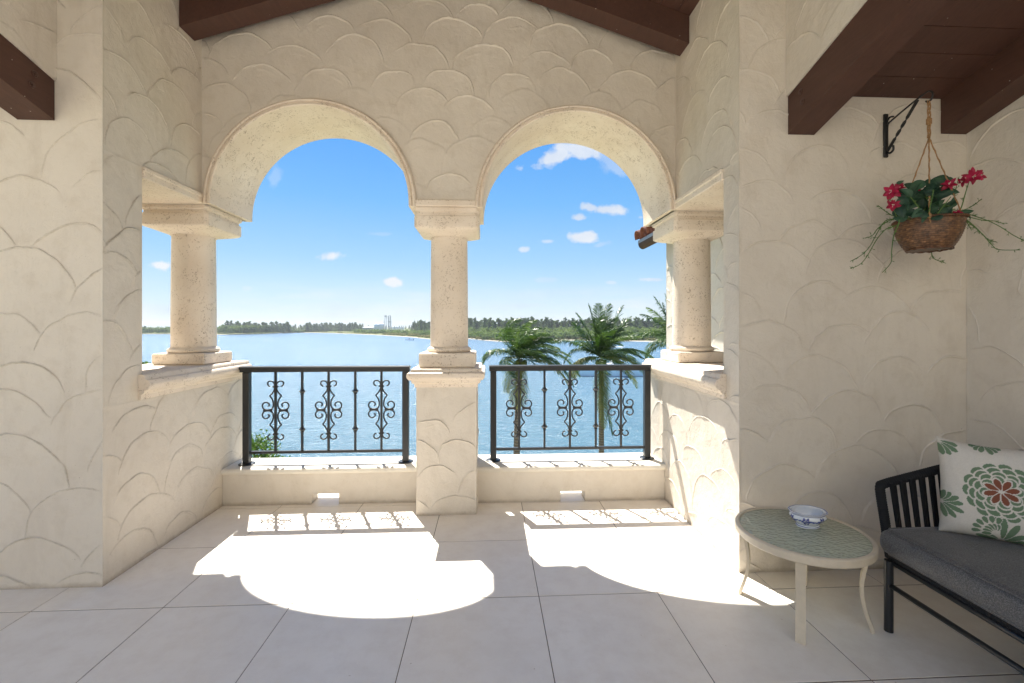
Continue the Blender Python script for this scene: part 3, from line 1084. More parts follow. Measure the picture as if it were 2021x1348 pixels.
rafter_y(1.772, 1.932, YR, 2.59, .225, 'dark brown beam with two bolts on its side, right, slanting in front of the wall above the table', -1)
rafter_y(2.725, 2.885, YR, 2.615, .225, 'dark brown beam in the right corner above the hanging basket', 0)
rafter_y(-2.60, -2.405, YL, 2.595, .22, 'dark brown beam with two bolts at the far left edge', 1)


def hip(xa, xb, label):
    """sloping rafter lying along the arch wall"""
    e = empty('roof_rafter', ((xa + xb) / 2, 3.35, 3.6), label, 'beam', 'dark brown ceiling beams')
    y0, y1 = 3.275, 3.44

    def zb(x):
        return zceil(x) - .205
    v = []
    for x in (xa, xb):
        z = zb(x)
        v += [(x, y0, z), (x, y1, z), (x, y1, z + .204), (x, y0, z + .204)]
    MB().add(v, [(0, 1, 2, 3), (7, 6, 5, 4), (0, 4, 5, 1), (1, 5, 6, 2), (2, 6, 7, 3), (3, 7, 4, 0)]).build('timber', M['wood'], e)


hip(XL + .002, RX - .002, 'sloping dark brown rafter against the gable, rising from the left over the left arch')
hip(RX + .002, XR - .002, 'sloping dark brown rafter against the gable, descending to the right over the right arch')

# header walls above the two bolted beams
def header(x0, x1, yw, z0, face, label, seed):
    yn = YROOF
    def skew(mb):
        v = []
        e = .004
        a, b_ = (x0 + (e if face < 0 else 0)), (x1 - (e if face > 0 else 0))
        for y in (yw, yn):
            z = z0 + SL * (yw - y)
            v += [(a, y, z), (b_, y, z), (b_, y, 4.4), (a, y, 4.4)]
        mb.add(v, [(0, 3, 2, 1), (4, 5, 6, 7), (0, 1, 5, 4), (1, 2, 6, 5), (2, 3, 7, 6), (3, 0, 4, 7)])
    X = x0 if face < 0 else x1
    me = stucco_mesh('header_wall', [], [dict(f=((X, 0, 0), (0, 1, 0), (0, 0, 1), (face, 0, 0), 1.2, yw, z0, 3.7), seed=seed, R=.25, du=.45, dv=.2,
                     mask=lambda u, v: v > z0 + SL * (yw - u) - .004)], skew)
    o = link('header_wall', me)
    tag(o, label, 'wall')


header(1.760, 1.93, YR, 2.59 + .225, -1, 'cream stucco wall strip above the bolted beam at the upper right', 71)
header(-2.60, -2.392, YL, 2.595 + .22, 1, 'cream stucco wall strip above the bolted beam at the upper left corner', 72)

# board ceilings
ce = empty('gable_ceiling', (RX, 1.2, 4.3), 'reddish brown boarded gable ceiling over the alcove, just visible above the rafters', 'ceiling')
bw = .133
for s in (-1, 1):
    n = int(2.6 / bw)
    for k in range(n):
        a0, a1 = k * bw + .0018, (k + 1) * bw - .0018
        v = []
        for a in (a0, a1):
            x = RX + s * a
            z = zceil(x)
            v += [(x, YROOF, z), (x, YB + .18, z), (x, YB + .18, z + .022), (x, YROOF, z + .022)]
        MB().add(v, [(0, 1, 2, 3), (7, 6, 5, 4), (0, 4, 5, 1), (1, 5, 6, 2), (2, 6, 7, 3), (3, 7, 4, 0)]).build('board', M['wood'], ce)
    xe = RX + s * 2.62
    ze = zceil(xe)
    v = []
    for x, z in ((RX, RIDGE), (xe, ze)):
        v += [(x, YROOF - .02, z + .026), (x, YB + .2, z + .026), (x, YB + .2, z + .14), (x, YROOF - .02, z + .14)]
    MB().add(v, [(0, 1, 2, 3), (7, 6, 5, 4), (0, 4, 5, 1), (1, 5, 6, 2), (2, 6, 7, 3), (3, 7, 4, 0)]).build('roof_deck', M['clay'], ce)


def lean(x0, x1, yw, label, zoff=0):
    z0 = 2.823 + zoff
    e = empty('sloping_ceiling', ((x0 + x1) / 2, yw, z0), label, 'ceiling')
    w_ = .1495
    n = int((yw - YROOF) / w_)
    for k in range(n):
        ya, yb = yw - k * w_ - .002, yw - (k + 1) * w_ + .002
        v = []
        for y in (ya, yb):
            z = z0 + SL * (yw - y)
            v += [(x0, y, z), (x1, y, z), (x1, y, z + .02), (x0, y, z + .02)]
        MB().add(v, [(0, 1, 2, 3), (7, 6, 5, 4), (0, 4, 5, 1), (1, 5, 6, 2), (2, 6, 7, 3), (3, 7, 4, 0)]).build('board', M['wood'], e)
    v = []
    for y in (yw + .6, YROOF - .02):
        z = z0 + SL * (yw - y) + .025
        xq = x1 + (.3 if x1 > 0 else 0)
        v += [(x0, y, z), (xq, y, z), (xq, y, z + .1), (x0, y, z + .1)]
    MB().add(v, [(0, 1, 2, 3), (7, 6, 5, 4), (0, 4, 5, 1), (1, 5, 6, 2), (2, 6, 7, 3), (3, 7, 4, 0)]).build('roof_deck', M['clay'], e)


lean(1.935, 2.92, YR, 'dark brown boarded ceiling sloping up over the sofa and the flower basket')
lean(-4.4, -2.605, YL, 'dark brown boarded ceiling beyond the far left beam')

# right end wall
XE = 2.89
me = stucco_mesh('end_wall', [((XE + .005, -1.2, -.2), (XE + .3, YR + .0, 4.2))],
                 [dict(f=((XE, 0, 0), (0, 1, 0), (0, 0, 1), (-1, 0, 0), 1.55, YR, 0, 3.1), seed=81, R=.28, du=.5, dv=.24)])
o = link('end_wall', me)
tag(o, 'cream scalloped stucco end wall at the far right behind the sofa and pillow', 'wall')

# facade below the terrace and outer ledge seen through the drains
o = MB().box((-6.5, 2.96, -10.5), (6.5, 4.08, -.31)).box((-6.5, 2.96, -.31), (-2.66, 3.5, 3.0)).box((-2.7, 4.105, -.30), (2.02, 4.5, -.02)).build('lower_facade', M['stucco'])
tag(o, 'lower building facade and outer ledge glimpsed through the parapet drains', 'building')

# added court and house front behind the viewer, bouncing warm sunlight into the shade
o = MB().box((-12, -6.15, -.35), (12, -2.605, -.015)).build('bounce_court', M['bouncestone'])
tag(o, 'added unseen pale court behind the terrace, bouncing warm sunlight', kind='structure')
hs = empty('bounce_house_front', (0, -6.3, 0), 'added unseen cream house front reflecting warm sunlight onto the terrace', 'building')
o = MB()
for (a, b_, c, d) in ((-9, -5.2, 0, 7), (-5.2, -3.0, 2.3, 7), (-3.0, 3.0, 2.6, 7), (3.0, 5.2, 2.3, 7), (5.2, 9, 0, 7)):
    o.box((a, -6.5, c), (b_, -6.2, d))
o.box((-9, -10.5, 0), (9, -10.3, 7)).build('wall', M['bouncewall'], hs)
for (a, b_, d) in ((-5.2, -3.0, 2.3), (-3.0, 3.0, 2.6), (3.0, 5.2, 2.3)):  # dark panes of the added house front
    MB().box((a, -6.36, -.01), (b_, -6.34, d)).build('window', M['darkwin'], hs)

# ------------------------------------------------------------------ neighbouring wing with tiled roof
nb = empty('neighbour_wing', (2.6, 5.0, -.3), 'sunlit white stucco wing of the building seen behind the right column', 'building')
me = stucco_mesh('wall', [((2.325, 3.4, -10.4), (5.2, 5.84, 2.62))],
                 [dict(f=((2.32, 0, 0), (0, 1, 0), (0, 0, 1), (-1, 0, 0), 4.2, 5.84, .6, 2.6), seed=91, R=.25, du=.45, dv=.2, res=.012)])
link('wall', me, nb)
# eave: sloping roof with barrel tiles, brown gutter
rd = MB()
v = []
for x, z in ((2.02, 2.545), (5.2, 3.6)):
    v += [(x, 3.4, z), (x, 6.0, z), (x, 6.0, z + .03), (x, 3.4, z + .03)]
rd.add(v, [(0, 1, 2, 3), (7, 6, 5, 4), (0, 4, 5, 1), (1, 5, 6, 2), (2, 6, 7, 3), (3, 7, 4, 0)])
roof = rd.build('roof', M['flash'], nb)


def barrel(r, up):
    """tapered half-pipe clay tile, along +x"""
    vs, fs = [], []
    L, n = .40, 9
    for ix, (x, rr) in enumerate(((0, r), (L, r * .82))):
        for t in (0, .014):
            for k in range(n):
                a = pi * k / (n - 1)
                q_ = rr - t
                vs.append((x, q_ * cos(a), (q_ * sin(a)) * (1 if up else -1)))
    def idx(ix, t, k): return ix * 2 * n + t * n + k
    for k in range(n - 1):
        fs += [(idx(0, 0, k), idx(0, 0, k + 1), idx(1, 0, k + 1), idx(1, 0, k)), (idx(0, 1, k), idx(1, 1, k), idx(1, 1, k + 1), idx(0, 1, k + 1)),
               (idx(0, 0, k), idx(0, 1, k), idx(0, 1, k + 1), idx(0, 0, k + 1)), (idx(1, 0, k), idx(1, 0, k + 1), idx(1, 1, k + 1), idx(1, 1, k))]
    for k in (0, n - 1):
        fs.append((idx(0, 0, k), idx(1, 0, k), idx(1, 1, k), idx(0, 1, k)))
    return MB().add(vs, fs)


tu = barrel(.11, True).mesh('roof_tile', M['clay'], smooth=True)
td = barrel(.11, False).mesh('roof_tile', M['clay'], smooth=True)
ang = atan2(3.6 - 2.545, 5.2 - 2.02)
for row in range(3):
    for k in range(11):
        for up in (0, 1):
            y = 5.93 - .23 * k - (.115 if not up else 0)
            x = 1.975 + row * .36
            z = 2.575 + (x - 2.02) * math.tan(ang) + (.055 if up else .09)
            o = bpy.data.objects.new('roof_tile', tu if up else td)
            col.objects.link(o)
            o.parent = nb
            o.matrix_parent_inverse = Matrix.Translation(-Vector(nb.location))
            o.location = (x, y, z)
            o.rotation_euler = (0, -ang, random.uniform(-.03, .03))
gp = []
for k in range(9):
    a = pi * k / 8
    gp.append((2.055 - .062 * cos(a), 2.56 - .075 * sin(a)))
gp += [(2.115, 2.56), (2.113, 2.565)]
for k in range(9):
    a = pi * (8 - k) / 8
    gp.append((2.055 - .057 * cos(a), 2.562 - .069 * sin(a)))
g = MB().extr(gp, 3.4, 5.98, lambda p, q_, t: (p, t, q_))
g.build('gutter', M['gutter'], nb, angle=radians(50))
MB().box((1.992, 3.4, 2.559), (2.0, 5.985, 2.60)).build('flashing', M['flash'], nb)

# ------------------------------------------------------------------ iron railings
def catmull(P, k=6):
    out = []
    P = [Vector(p) for p in P]
    for i in range(len(P) - 1):
        p0, p1, p2, p3 = P[max(i - 1, 0)], P[i], P[i + 1], P[min(i + 2, len(P) - 1)]
        for j in range(k):
            t = j / k
            out.append(0.5 * ((2 * p1) + (-p0 + p2) * t + (2 * p0 - 5 * p1 + 4 * p2 - p3) * t * t + (-p0 + 3 * p1 - 3 * p2 + p3) * t ** 3))
    out.append(P[-1])
    return out


SC = 0.000821
S1 = [(52, 247), (66, 250), (76, 262), (79, 278), (72, 293), (56, 300), (38, 298), (22, 288), (11, 268), (9, 243), (12, 215), (24, 188), (40, 167), (60, 148)]
S2 = [(60, 148), (42, 126), (29, 100), (23, 70), (24, 44), (33, 22), (52, 9), (80, 5), (108, 10), (127, 26), (132, 50), (122, 72), (102, 83), (80, 79), (65, 64), (66, 47), (78, 41)]


def scroll_mesh():
    mb = MB()
    for sx in (-1, 1):
        for sz in (-1, 1):
            for S in (S1, S2):
                pts = catmull([(sx * p * SC, 0, sz * q_ * SC) for p, q_ in S], 4)
                mb.tube(pts, .0064, 6)
    return mb


def railing(x0, x1, posts, bars, label, yr=3.92):
    e = empty('iron_railing', ((x0 + x1) / 2, yr, ZS), label, 'railing', 'black wrought iron railings')
    prof = [(-.032, 1.092), (-.034, 1.112), (-.026, 1.119), (.026, 1.119), (.034, 1.112), (.032, 1.092), (.020, 1.091), (.020, 1.070), (-.020, 1.070), (-.020, 1.091)]
    MB().extr(prof, x0, x1, lambda p, q_, t: (t, yr + p, q_)).build('handrail', M['iron'], e)
    for px in posts:
        p = MB().box((px - .026, yr - .026, ZS + .010), (px + .026, yr + .026, 1.069), .003).build('post', M['iron'], e)
        MB().lathe([(.064, 0), (.064, .005), (.060, .008), (.03, .0095)], (px, yr, ZS + .0004), 28).build('flange', M['iron'], p, angle=radians(40))
    MB().box((posts[0] + .027, yr - .013, .386), (posts[1] - .027, yr + .013, .408), .002).build('bottom_rail', M['iron'], e)
    zm = .748
    for k, bx in enumerate(bars):
        b_ = MB().box((bx - .0085, yr - .0085, .4085), (bx + .0085, yr + .0085, 1.0695)).build('baluster', M['iron'], e)
        if k % 2 == 0:
            s_ = scroll_mesh()
            s_.v = [(x + bx, y + yr, z + zm) for x, y, z in s_.v]
            s_.build('scroll', M['iron'], b_, smooth=True)
            for sg in (-1, 1):
                c = MB()
                c.box((bx + sg * .064 - .038, yr - .008, zm - .008), (bx + sg * .064 + .038, yr + .008, zm + .008), .003)
                c.build('collar', M['iron'], b_)
                MB().box((bx - .021, yr - .013, zm + sg * 243 * SC - .008), (bx + .021, yr + .013, zm + sg * 243 * SC + .008), .003).build('collar', M['iron'], b_)
        else:
            for dz in (.158, -.162):
                z = zm + dz
                c = MB()
                for (hh, z0, z1) in ((.014, -.026, -.019), (.012, .019, .026)):
                    c.box((bx - hh, yr - hh, z + z0), (bx + hh, yr + hh, z + z1), .002)
                rg = [[(bx + hh * cos(a), yr + hh * sin(a), z + zz) for a in (pi / 4 * q_ for q_ in range(8))] for hh, zz in ((.012, -.019), (.021, -.008), (.030, 0), (.021, .008), (.012, .019))]
                rg = [[(x if j % 2 == 0 else bx + (x - bx) * .72, y if j % 2 == 0 else yr + (y - yr) * .72, zz) for j, (x, y, zz) in enumerate(r)] for r in rg]
                c.loops(rg)
                c.build('knuckle', M['iron'], b_)


railing(-2.072, -.672, (-2.022, -.706), (-1.788, -1.569, -1.351, -1.129, -.91), 'black iron railing with scrollwork under the left arch')
railing(.004, 1.424, (.040, 1.384), (.262, .482, .704, .931, 1.153), 'black iron railing with scrollwork under the right arch, before the palms')

# ------------------------------------------------------------------ water, shore and land
WZ = -10.5
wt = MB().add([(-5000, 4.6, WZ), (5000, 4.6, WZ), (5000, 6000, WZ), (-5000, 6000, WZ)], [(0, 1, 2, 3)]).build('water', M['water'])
tag(wt, 'calm turquoise bay water', kind='structure')
# quay ground at the foot of the building (out of sight below the sills)
gr = MB().box((-60, -40, -11.2), (60, 32, -10.1)).build('ground', M['land'])
tag(gr, 'green bank at the foot of the building', kind='structure')
shore_px = [(-1200, 658.5), (275, 659.5), (430, 660.8), (520, 659), (560, 656.5), (640, 657.5), (720, 660.5), (800, 665), (845, 669.5), (872, 668.5), (925, 669), (960, 672.5), (1010, 675), (1060, 673.5), (1130, 672), (1200, 673), (1300, 674.5), (1500, 676), (2000, 678), (3300, 684)]
shore = [at_z(x, y, WZ) for x, y in shore_px]


def smooth_line(P, k=8):
    return catmull(P, k)


SH = smooth_line(shore)
rr = random.Random(3)
SH = [Vector((p.x, p.y + rr.uniform(-1.2, 1.2), p.z)) for p in SH]


def shore_y(x):
    for a, b_ in zip(SH, SH[1:]):
        if a.x <= x <= b_.x:
            t = (x - a.x) / max(1e-6, b_.x - a.x)
            return a.y + (b_.y - a.y) * t
    return SH[0].y if x < SH[0].x else SH[-1].y


mb = MB()
rows_ = [(0, -.25), (3, .12), (7, .5), (30, .8), (90, 1.2), (400, 1.6), (5200, 2.0)]
vs = []
for dy, dz in rows_:
    vs += [(p.x * (1 + dy / 2500), p.y + (dy * (.3 if (p.x / p.y) < -.42 and dy < 20 else 1)), WZ + dz) for p in SH]
n = len(SH)
fs = [(r * n + i, r * n + i + 1, (r + 1) * n + i + 1, (r + 1) * n + i) for r in range(len(rows_) - 1) for i in range(n - 1)]
b1 = MB().add(vs[:2 * n + n], [f for f in fs if f[3] < 3 * n]).build('beach', M['sand'])
tag(b1, 'thin pale sand beach on the far shore', kind='structure')
b2 = MB().add(vs, [f for f in fs if f[0] >= 2 * n]).build('land', M['land'])
tag(b2, 'low green land across the bay', kind='structure')

# leafy masses
def clumps(items, name, m, label, ntri=34, seed=5, size=1.0):
    rng = random.Random(seed)
    vs, fs = [], []
    for (x, y, z, rx, rz) in items:
        for _ in range(ntri):
            a, e_ = rng.uniform(0, 2 * pi), math.asin(rng.uniform(-.1, 1))
            rad = rng.uniform(.72, 1.06)
            c = Vector((x + rx * rad * cos(a) * cos(e_), y + rx * rad * sin(a) * cos(e_), z + rz * rad * sin(e_)))
            s_ = rx * rng.uniform(.22, .42) * size
            k = len(vs)
            nrm = Vector((cos(a) * cos(e_), sin(a) * cos(e_), sin(e_) + rng.uniform(-.2, .6))).normalized()
            t1 = nrm.orthogonal().normalized()
            t1 = Matrix.Rotation(rng.uniform(0, 2 * pi), 3, nrm) @ t1
            t2 = nrm.cross(t1)
            vs += [c + t1 * s_, c + t2 * s_ * .8, c - t1 * s_ * .9, c - t2 * s_ * .6]
            fs.append((k, k + 1, k + 2, k + 3))
    o = MB().add(vs, fs)
    me = bpy.data.meshes.new(name)
    me.from_pydata([tuple(v) for v in o.v], [], o.f)
    me.materials.append(m)
    ob = link(name, me)
    tag(ob, label, kind='stuff')
    return ob


rng = random.Random(21)


def px_ground(px, back):
    """ground point `back` metres behind the shore as seen at photo column px"""
    r = ray(px, 645)
    lo, hi = 50, 3000
    for _ in range(40):
        m_ = (lo + hi) / 2
        x, y = r.x / r.y * m_, m_
        if y < shore_y(x) + back:
            lo = m_
        else:
            hi = m_
    return r.x / r.y * lo, lo


def topz(Y, py):
    return CAMH + (645 - py) / FPX * Y


items = []
# (px0, px1, back0, back1, count, top py near/far)
for (p0, p1, b0, b1_, cnt, hmin, hmax) in [(-700, 432, 6, 60, 1200, 8, 12.5), (432, 575, 6, 60, 560, 8, 15), (915, 1330, 12, 60, 700, 3.0, 7.0), (915, 1330, 60, 150, 700, 6, 12), (1330, 2500, 12, 120, 700, 3, 8), (700, 880, 50, 160, 420, 3.5, 7.5), (575, 700, 120, 240, 120, 3, 6)]:
    for _ in range(cnt):
        px = rng.uniform(p0, p1)
        x, y = px_ground(px, rng.uniform(b0, b1_))
        h = rng.uniform(hmin, hmax)
        rx = rng.uniform(2.2, 4.2) * (1.3 if p0 < 0 else 1)
        items.append((x, y, WZ + .8 + h * .25, rx, h * .75))
clumps(items, 'mangrove_thicket', M['mangrove'], 'dense green mangrove thicket along the far shore', seed=6)
items = []
for (p0, p1, b0, b1_, cnt, hmin, hmax) in [(560, 760, 14, 80, 160, .5, 1.2), (760, 905, 12, 60, 200, 1.4, 3.2), (925, 1330, 9, 20, 160, .8, 2.2), (800, 905, 60, 120, 60, 3, 5)]:
    for _ in range(cnt):
        px = rng.uniform(p0, p1)
        x, y = px_ground(px, rng.uniform(b0, b1_))
        h = rng.uniform(hmin, hmax)
        items.append((x, y, WZ + .6 + h * .2, rng.uniform(1.5, 3.2), h))
clumps(items, 'dry_scrub', M['scrub'], 'brownish dry scrub behind the far beach', seed=8, ntri=26)


# feathery casuarina trees, each a thing; five crowns shared
def pine_meshes(seed):
    rng = random.Random(seed)
    vs, fs = [], []
    H = 1.0
    lean_ = rng.uniform(-.03, .03)
    nb_ = 74
    for k in range(nb_):
        t = (k + .5) / nb_
        z = .04 + .94 * t
        rad = (.24 * (1 - t) ** .75 + .02) * rng.uniform(.55, 1.25)
        a = rng.uniform(0, 2 * pi)
        for j in range(9):
            f = rng.uniform(.15, 1.0)
            c = Vector((lean_ * z + cos(a) * rad * f, sin(a) * rad * f, z + rad * f * .55 + rng.uniform(-.02, .02)))
            L = rng.uniform(.035, .085)
            d = Vector((cos(a) * .6 + rng.uniform(-.5, .5), sin(a) * .6 + rng.uniform(-.5, .5), rng.uniform(.2, 1.1))).normalized()
            s_ = d.cross(Vector((rng.uniform(-1, 1), rng.uniform(-1, 1), rng.uniform(-.3, .3)))).normalized() * L * .36
            k0 = len(vs)
            vs += [c - d * L * .5, c + s_, c + d * L, c - s_]
            fs.append((k0, k0 + 1, k0 + 2, k0 + 3))
    me = bpy.data.meshes.new('crown')
    me.from_pydata([tuple(v) for v in vs], [], fs)
    me.materials.append(M['pine'])
    tr = MB().tube([(0, 0, -.02), (lean_ * .5, 0, .5), (lean_, 0, .95)], .012, 5, r2=.003).mesh('trunk', M['bark'])
    return me, tr


PM = [pine_meshes(s_) for s_ in range(5)]


def pine(px, back, top, label, group, wd=1.0):
    x, y = px_ground(px, back)
    zt = topz(y, top)
    z0 = WZ + 1.0
    H = zt - z0
    e = empty('casuarina_tree', (x, y, z0), label, 'tree', group, world=False)
    a, b_ = rng.choice(PM)
    e.rotation_euler = (0, 0, rng.uniform(0, 6.28))
    for nme, m_, sc_ in (('crown', a, (H * wd, H * wd, H)), ('trunk', b_, (H, H, H))):
        o = bpy.data.objects.new(nme, m_)
        col.objects.link(o)
        o.parent = e
        o.scale = sc_


for (p0, p1, cnt, t0, t1, back, wd, lab, grp) in [
    (278, 432, 22, 643, 648, 50, 1.9, 'rounded dark green tree of the far shore seen left of the left column', 'far shore trees at the left edge'),
    (436, 572, 34, 632, 643, 60, 1.5, 'dark green tree of the far shore seen just right of the left column', 'far shore trees right of the left column'),
    (575, 602, 7, 640, 645, 300, 1.2, 'small distant tree in the gap of the far shore under the left arch', 'distant trees in the gap'),
    (604, 716, 54, 636, 643, 180, 1.4, 'feathery casuarina of the grove left of the white storage tank', 'casuarinas left of the storage tank'),
    (716, 815, 20, 641.5, 645, 700, 1.3, 'hazy distant tree behind the storage tanks', 'distant trees behind the tanks'),
    (814, 850, 14, 631, 638, 170, 1.0, 'casuarina of the clump just left of the middle column', 'casuarinas left of the middle column'),
    (918, 1320, 130, 625, 636, 165, 1.25, 'tall feathery casuarina in the row on the far shore under the right arch', 'casuarinas on the far shore under the right arch'),
    (1325, 1440, 12, 626, 636, 165, 1.0, 'casuarina on the far shore glimpsed beyond the right column', 'casuarinas beyond the right column')]:
    for k in range(cnt):
        px = p0 + (p1 - p0) * (k + rng.uniform(.1, .9)) / cnt
        pine(px, back + rng.uniform(-30, 40), t0 + (t1 - t0) * rng.random() ** .8, lab, grp, wd * rng.uniform(.8, 1.25))

# storage plant on the far shore
def far_pt(px, Y):
    r = ray(px, 645)
    return r.x / r.y * Y


YP = 900.0
def zz(py): return topz(YP, py)
X0 = far_pt(738.5, YP); X1 = far_pt(758.5, YP)
R_ = (X1 - X0) / 2
prof = [(R_, -10), (R_, zz(641.5))] + [(R_ * cos(a), zz(641.5) + (zz(637) - zz(641.5)) * sin(a)) for a in [pi / 2 * k / 8 for k in range(1, 9)]]
o = MB().lathe(prof[:-1] + [(.05, zz(637))], ((X0 + X1) / 2, YP, 0), 40).build('storage_tank', M['white'], smooth=True)
tag(o, 'large white domed storage tank on the far shore', 'tank')
e = empty('lattice_tower', (far_pt(761.3, YP), YP, -9), 'pale slender tower with a dark top beside the big white tank', 'tower')
cx = far_pt(761.5, YP)
mb = MB()
for dx in (-1.6, 1.6):
    for dy in (-1.6, 1.6):
        mb.tube([(cx + dx, YP + dy, -10), (cx + dx, YP + dy, zz(624.5))], .35, 5)
for k in range(14):
    z = -8 + k * (zz(625) + 8) / 14
    mb.box((cx - 1.7, YP - 1.7, z), (cx + 1.7, YP - 1.5, z + .3)).box((cx - 1.7, YP - 1.3, z), (cx - 1.5, YP + 1.7, z + .3))
mb.build('mast', M['white'], e)
MB().box((cx - 2.1, YP - 2.1, zz(625.3)), (cx + 2.1, YP + 2.1, zz(623))).build('platform', M['greymetal'], e)
e = empty('lattice_tower', (far_pt(769, YP), YP, -9), 'dark grey steel lattice tower with a hooped top, the tallest on the far shore', 'tower')
cx = far_pt(769, YP)
mb = MB()
for dx in (-2.4, 2.4):
    for dy in (-1.8, 1.8):
        mb.tube([(cx + dx, YP + dy, -10), (cx + dx * .9, YP + dy, zz(632)), (cx + dx * .75, YP + dy, zz(624))], .4, 5)
for k in range(16):
    z = -8 + k * (zz(626) + 8) / 16
    mb.box((cx - 2.4, YP - 2, z), (cx + 2.4, YP - 1.7, z + .35))
    mb.tube([(cx - 2.3, YP - 1.8, z), (cx + 2.3, YP - 1.8, z + 1.6)], .18, 4)
mb.tube([(cx + 1.8 * cos(a), YP, zz(624.5) + 2.2 * sin(a)) for a in [pi * k / 10 for k in range(11)]], .45, 5)
mb.build('mast', M['greymetal'], e)
MB().box((cx - 2.8, YP - 2.2, zz(636)), (cx + 3.4, YP + 2.2, zz(634.5))).build('platform', M['greymetal'], e)
o = MB().tube([(far_pt(757.9, YP - 12), YP - 12, -10), (far_pt(757.9, YP - 12), YP - 12, topz(YP - 12, 633))], .4, 6).build('red_chimney', M['clay'])
tag(o, 'thin reddish pole in front of the big white tank', 'pole')
for k, px in enumerate((776, 781, 786, 791, 796)):
    x = far_pt(px, YP + 20)
    zt = topz(YP + 20, 644.6)
    o = MB().lathe([(1.7, -10), (1.7, zt - 1), (1.2, zt - .2), (.2, zt)], (x, YP + 20, 0), 16).build('silo', M['white'], smooth=True)
    tag(o, 'small white silo, number %s from the left in the row right of the towers' % ('one', 'two', 'three', 'four', 'five')[k], 'silo', 'row of five small white silos')
xa, xb = far_pt(717, YP + 10), far_pt(735, YP + 10)
e = empty('warehouse', ((xa + xb) / 2, YP + 10, -9.5), 'low beige shed left of the big white tank on the far shore', 'building')
MB().box((xa, YP + 4, -10), (xb, YP + 30, topz(YP + 10, 646.2))).build('wall', M['beigeb'], e)
zt = topz(YP + 10, 646.2)
MB().add([(xa - .5, YP + 3, zt), (xb + .5, YP + 3, zt), (xb + .5, YP + 31, zt), (xa - .5, YP + 31, zt), (xa + 1, YP + 17, zt + 1.6), (xb - 1, YP + 17, zt + 1.6)], [(0, 1, 5, 4), (2, 3, 4, 5), (1, 2, 5), (3, 0, 4), (0, 3, 2, 1)]).build('roof', M['white'], e)
o = MB().tube([(far_pt(817.5, 1000), 1000, -10), (far_pt(817.5, 1000), 1000, topz(1000, 626))], .28, 5, r2=.12).build('radio_mast', M['greymetal'])
tag(o, 'hair thin radio mast left of the middle column', 'mast')

# small open boat near the beach
def hull(L, Bm, Hh, m_, parent, name='hull', base=(0, 0, 0), rake=.12):
    rings = []
    n = 14
    for k in range(n + 1):
        t = k / n
        x = -L / 2 + L * t
        wbm = Bm / 2 * (1 - (max(0, t - .45) / .55) ** 2.4)
        sheer = Hh * (1 + .28 * t * t)
        kz = -.25 * Hh + .5 * Hh * max(0, t - .8) / .2
        xs_ = x + (rake * L * (t ** 6))
        rings.append([(xs_, -wbm, sheer), (x, -wbm * .97, Hh * .03), (x, -wbm * .35, kz), (x, 0, kz - .05 * Hh), (x, wbm * .35, kz), (x, wbm * .97, Hh * .03), (xs_, wbm, sheer), (xs_ * .98, 0, sheer + .04 * Hh)])
    mb = MB().loops(rings)
    return mb


def place(mb, loc, rz):
    c, s_ = cos(rz), sin(rz)
    mb.v = [(loc[0] + x * c - y * s_, loc[1] + x * s_ + y * c, loc[2] + z) for x, y, z in mb.v]
    return mb


p = at_z(808, 671.5, WZ)
e = empty('small_boat', p, 'tiny white open motorboat near the beach just left of the middle column', 'boat')
place(hull(6.6, 2.2, .75, None, None), p, pi + .05).build('hull', M['white'], e)
place(MB().box((-.4, -.4, .7), (.4, .4, 1.7)), p, pi).build('console', M['darkwin'], e)
place(MB().box((-3.7, -.25, .1), (-3.2, .25, 1.5)), p, pi + .05).build('outboard_motor', M['darkwin'], e)

# sport yacht behind the palms
p = at_z(1203, 741.5, WZ)
D = p.y
e = empty('sport_yacht', p, 'white sport yacht with a tall fly bridge moored behind the palm trees', 'boat')
RZ = pi + .04
place(hull(15.5, 4.4, 1.55, None, None, rake=.05), p, RZ).build('hull', M['bluewhite'], e, angle=radians(40))
mb = MB()
for (x0, x1, z0, z1, hw) in ((-3.9, 2.2, 1.45, 2.75, 1.6), (-3.4, 1.0, 2.75, 3.0, 1.75)):
    mb.add([(x0, -hw, z0), (x1 + .9, -hw, z0), (x1 + .9, hw, z0), (x0, hw, z0), (x0, -hw * .9, z1), (x1, -hw * .85, z1), (x1, hw * .85, z1), (x0, hw * .9, z1)], [(0, 3, 2, 1), (4, 5, 6, 7), (0, 1, 5, 4), (1, 2, 6, 5), (2, 3, 7, 6), (3, 0, 4, 7)])
place(mb, p, RZ).build('cabin', M['white'], e)
place(MB().box((-3.5, -1.62, 1.85), (1.9, 1.62, 2.4)), p, RZ).build('window', M['darkwin'], e)
place(MB().box((-3.2, -1.3, 3.01), (-.4, 1.3, 3.7), .1), p, RZ).build('fly_bridge', M['white'], e)
mb = MB()
for x in (-3.0, -.9):
    for y in (-1.1, 1.1):
        mb.tube([(x, y, 3.4), (x * .92 - .1, y * .9, 6.9)], .05, 5)
place(mb, p, RZ).build('tower_legs', M['white'], e)
place(MB().box((-3.3, -1.3, 6.9), (-.5, 1.3, 7.05), .04).box((-2.8, -.9, 5.2), (-1.1, .9, 5.95), .1), p, RZ).build('tower_top', M['white'], e)

hz = MB().box((-2500, -60, -11.6), (2500, 2400, 28)).build('haze', None)
tag(hz, 'thin sea haze over the bay', kind='stuff')


def m_haze(q, b):
    q.n.remove(b)
    v = q.new('ShaderNodeVolumePrincipled')
    v.inputs['Color'].default_value = (0.90, 0.95, 1.0, 1)
    v.inputs['Density'].default_value = 0.00014
    v.inputs['Anisotropy'].default_value = 0.2
    q.l.new(v.outputs[0], q.n['Material Output'].inputs['Volume'])


hz.data.materials.append(mat('haze_air', m_haze))

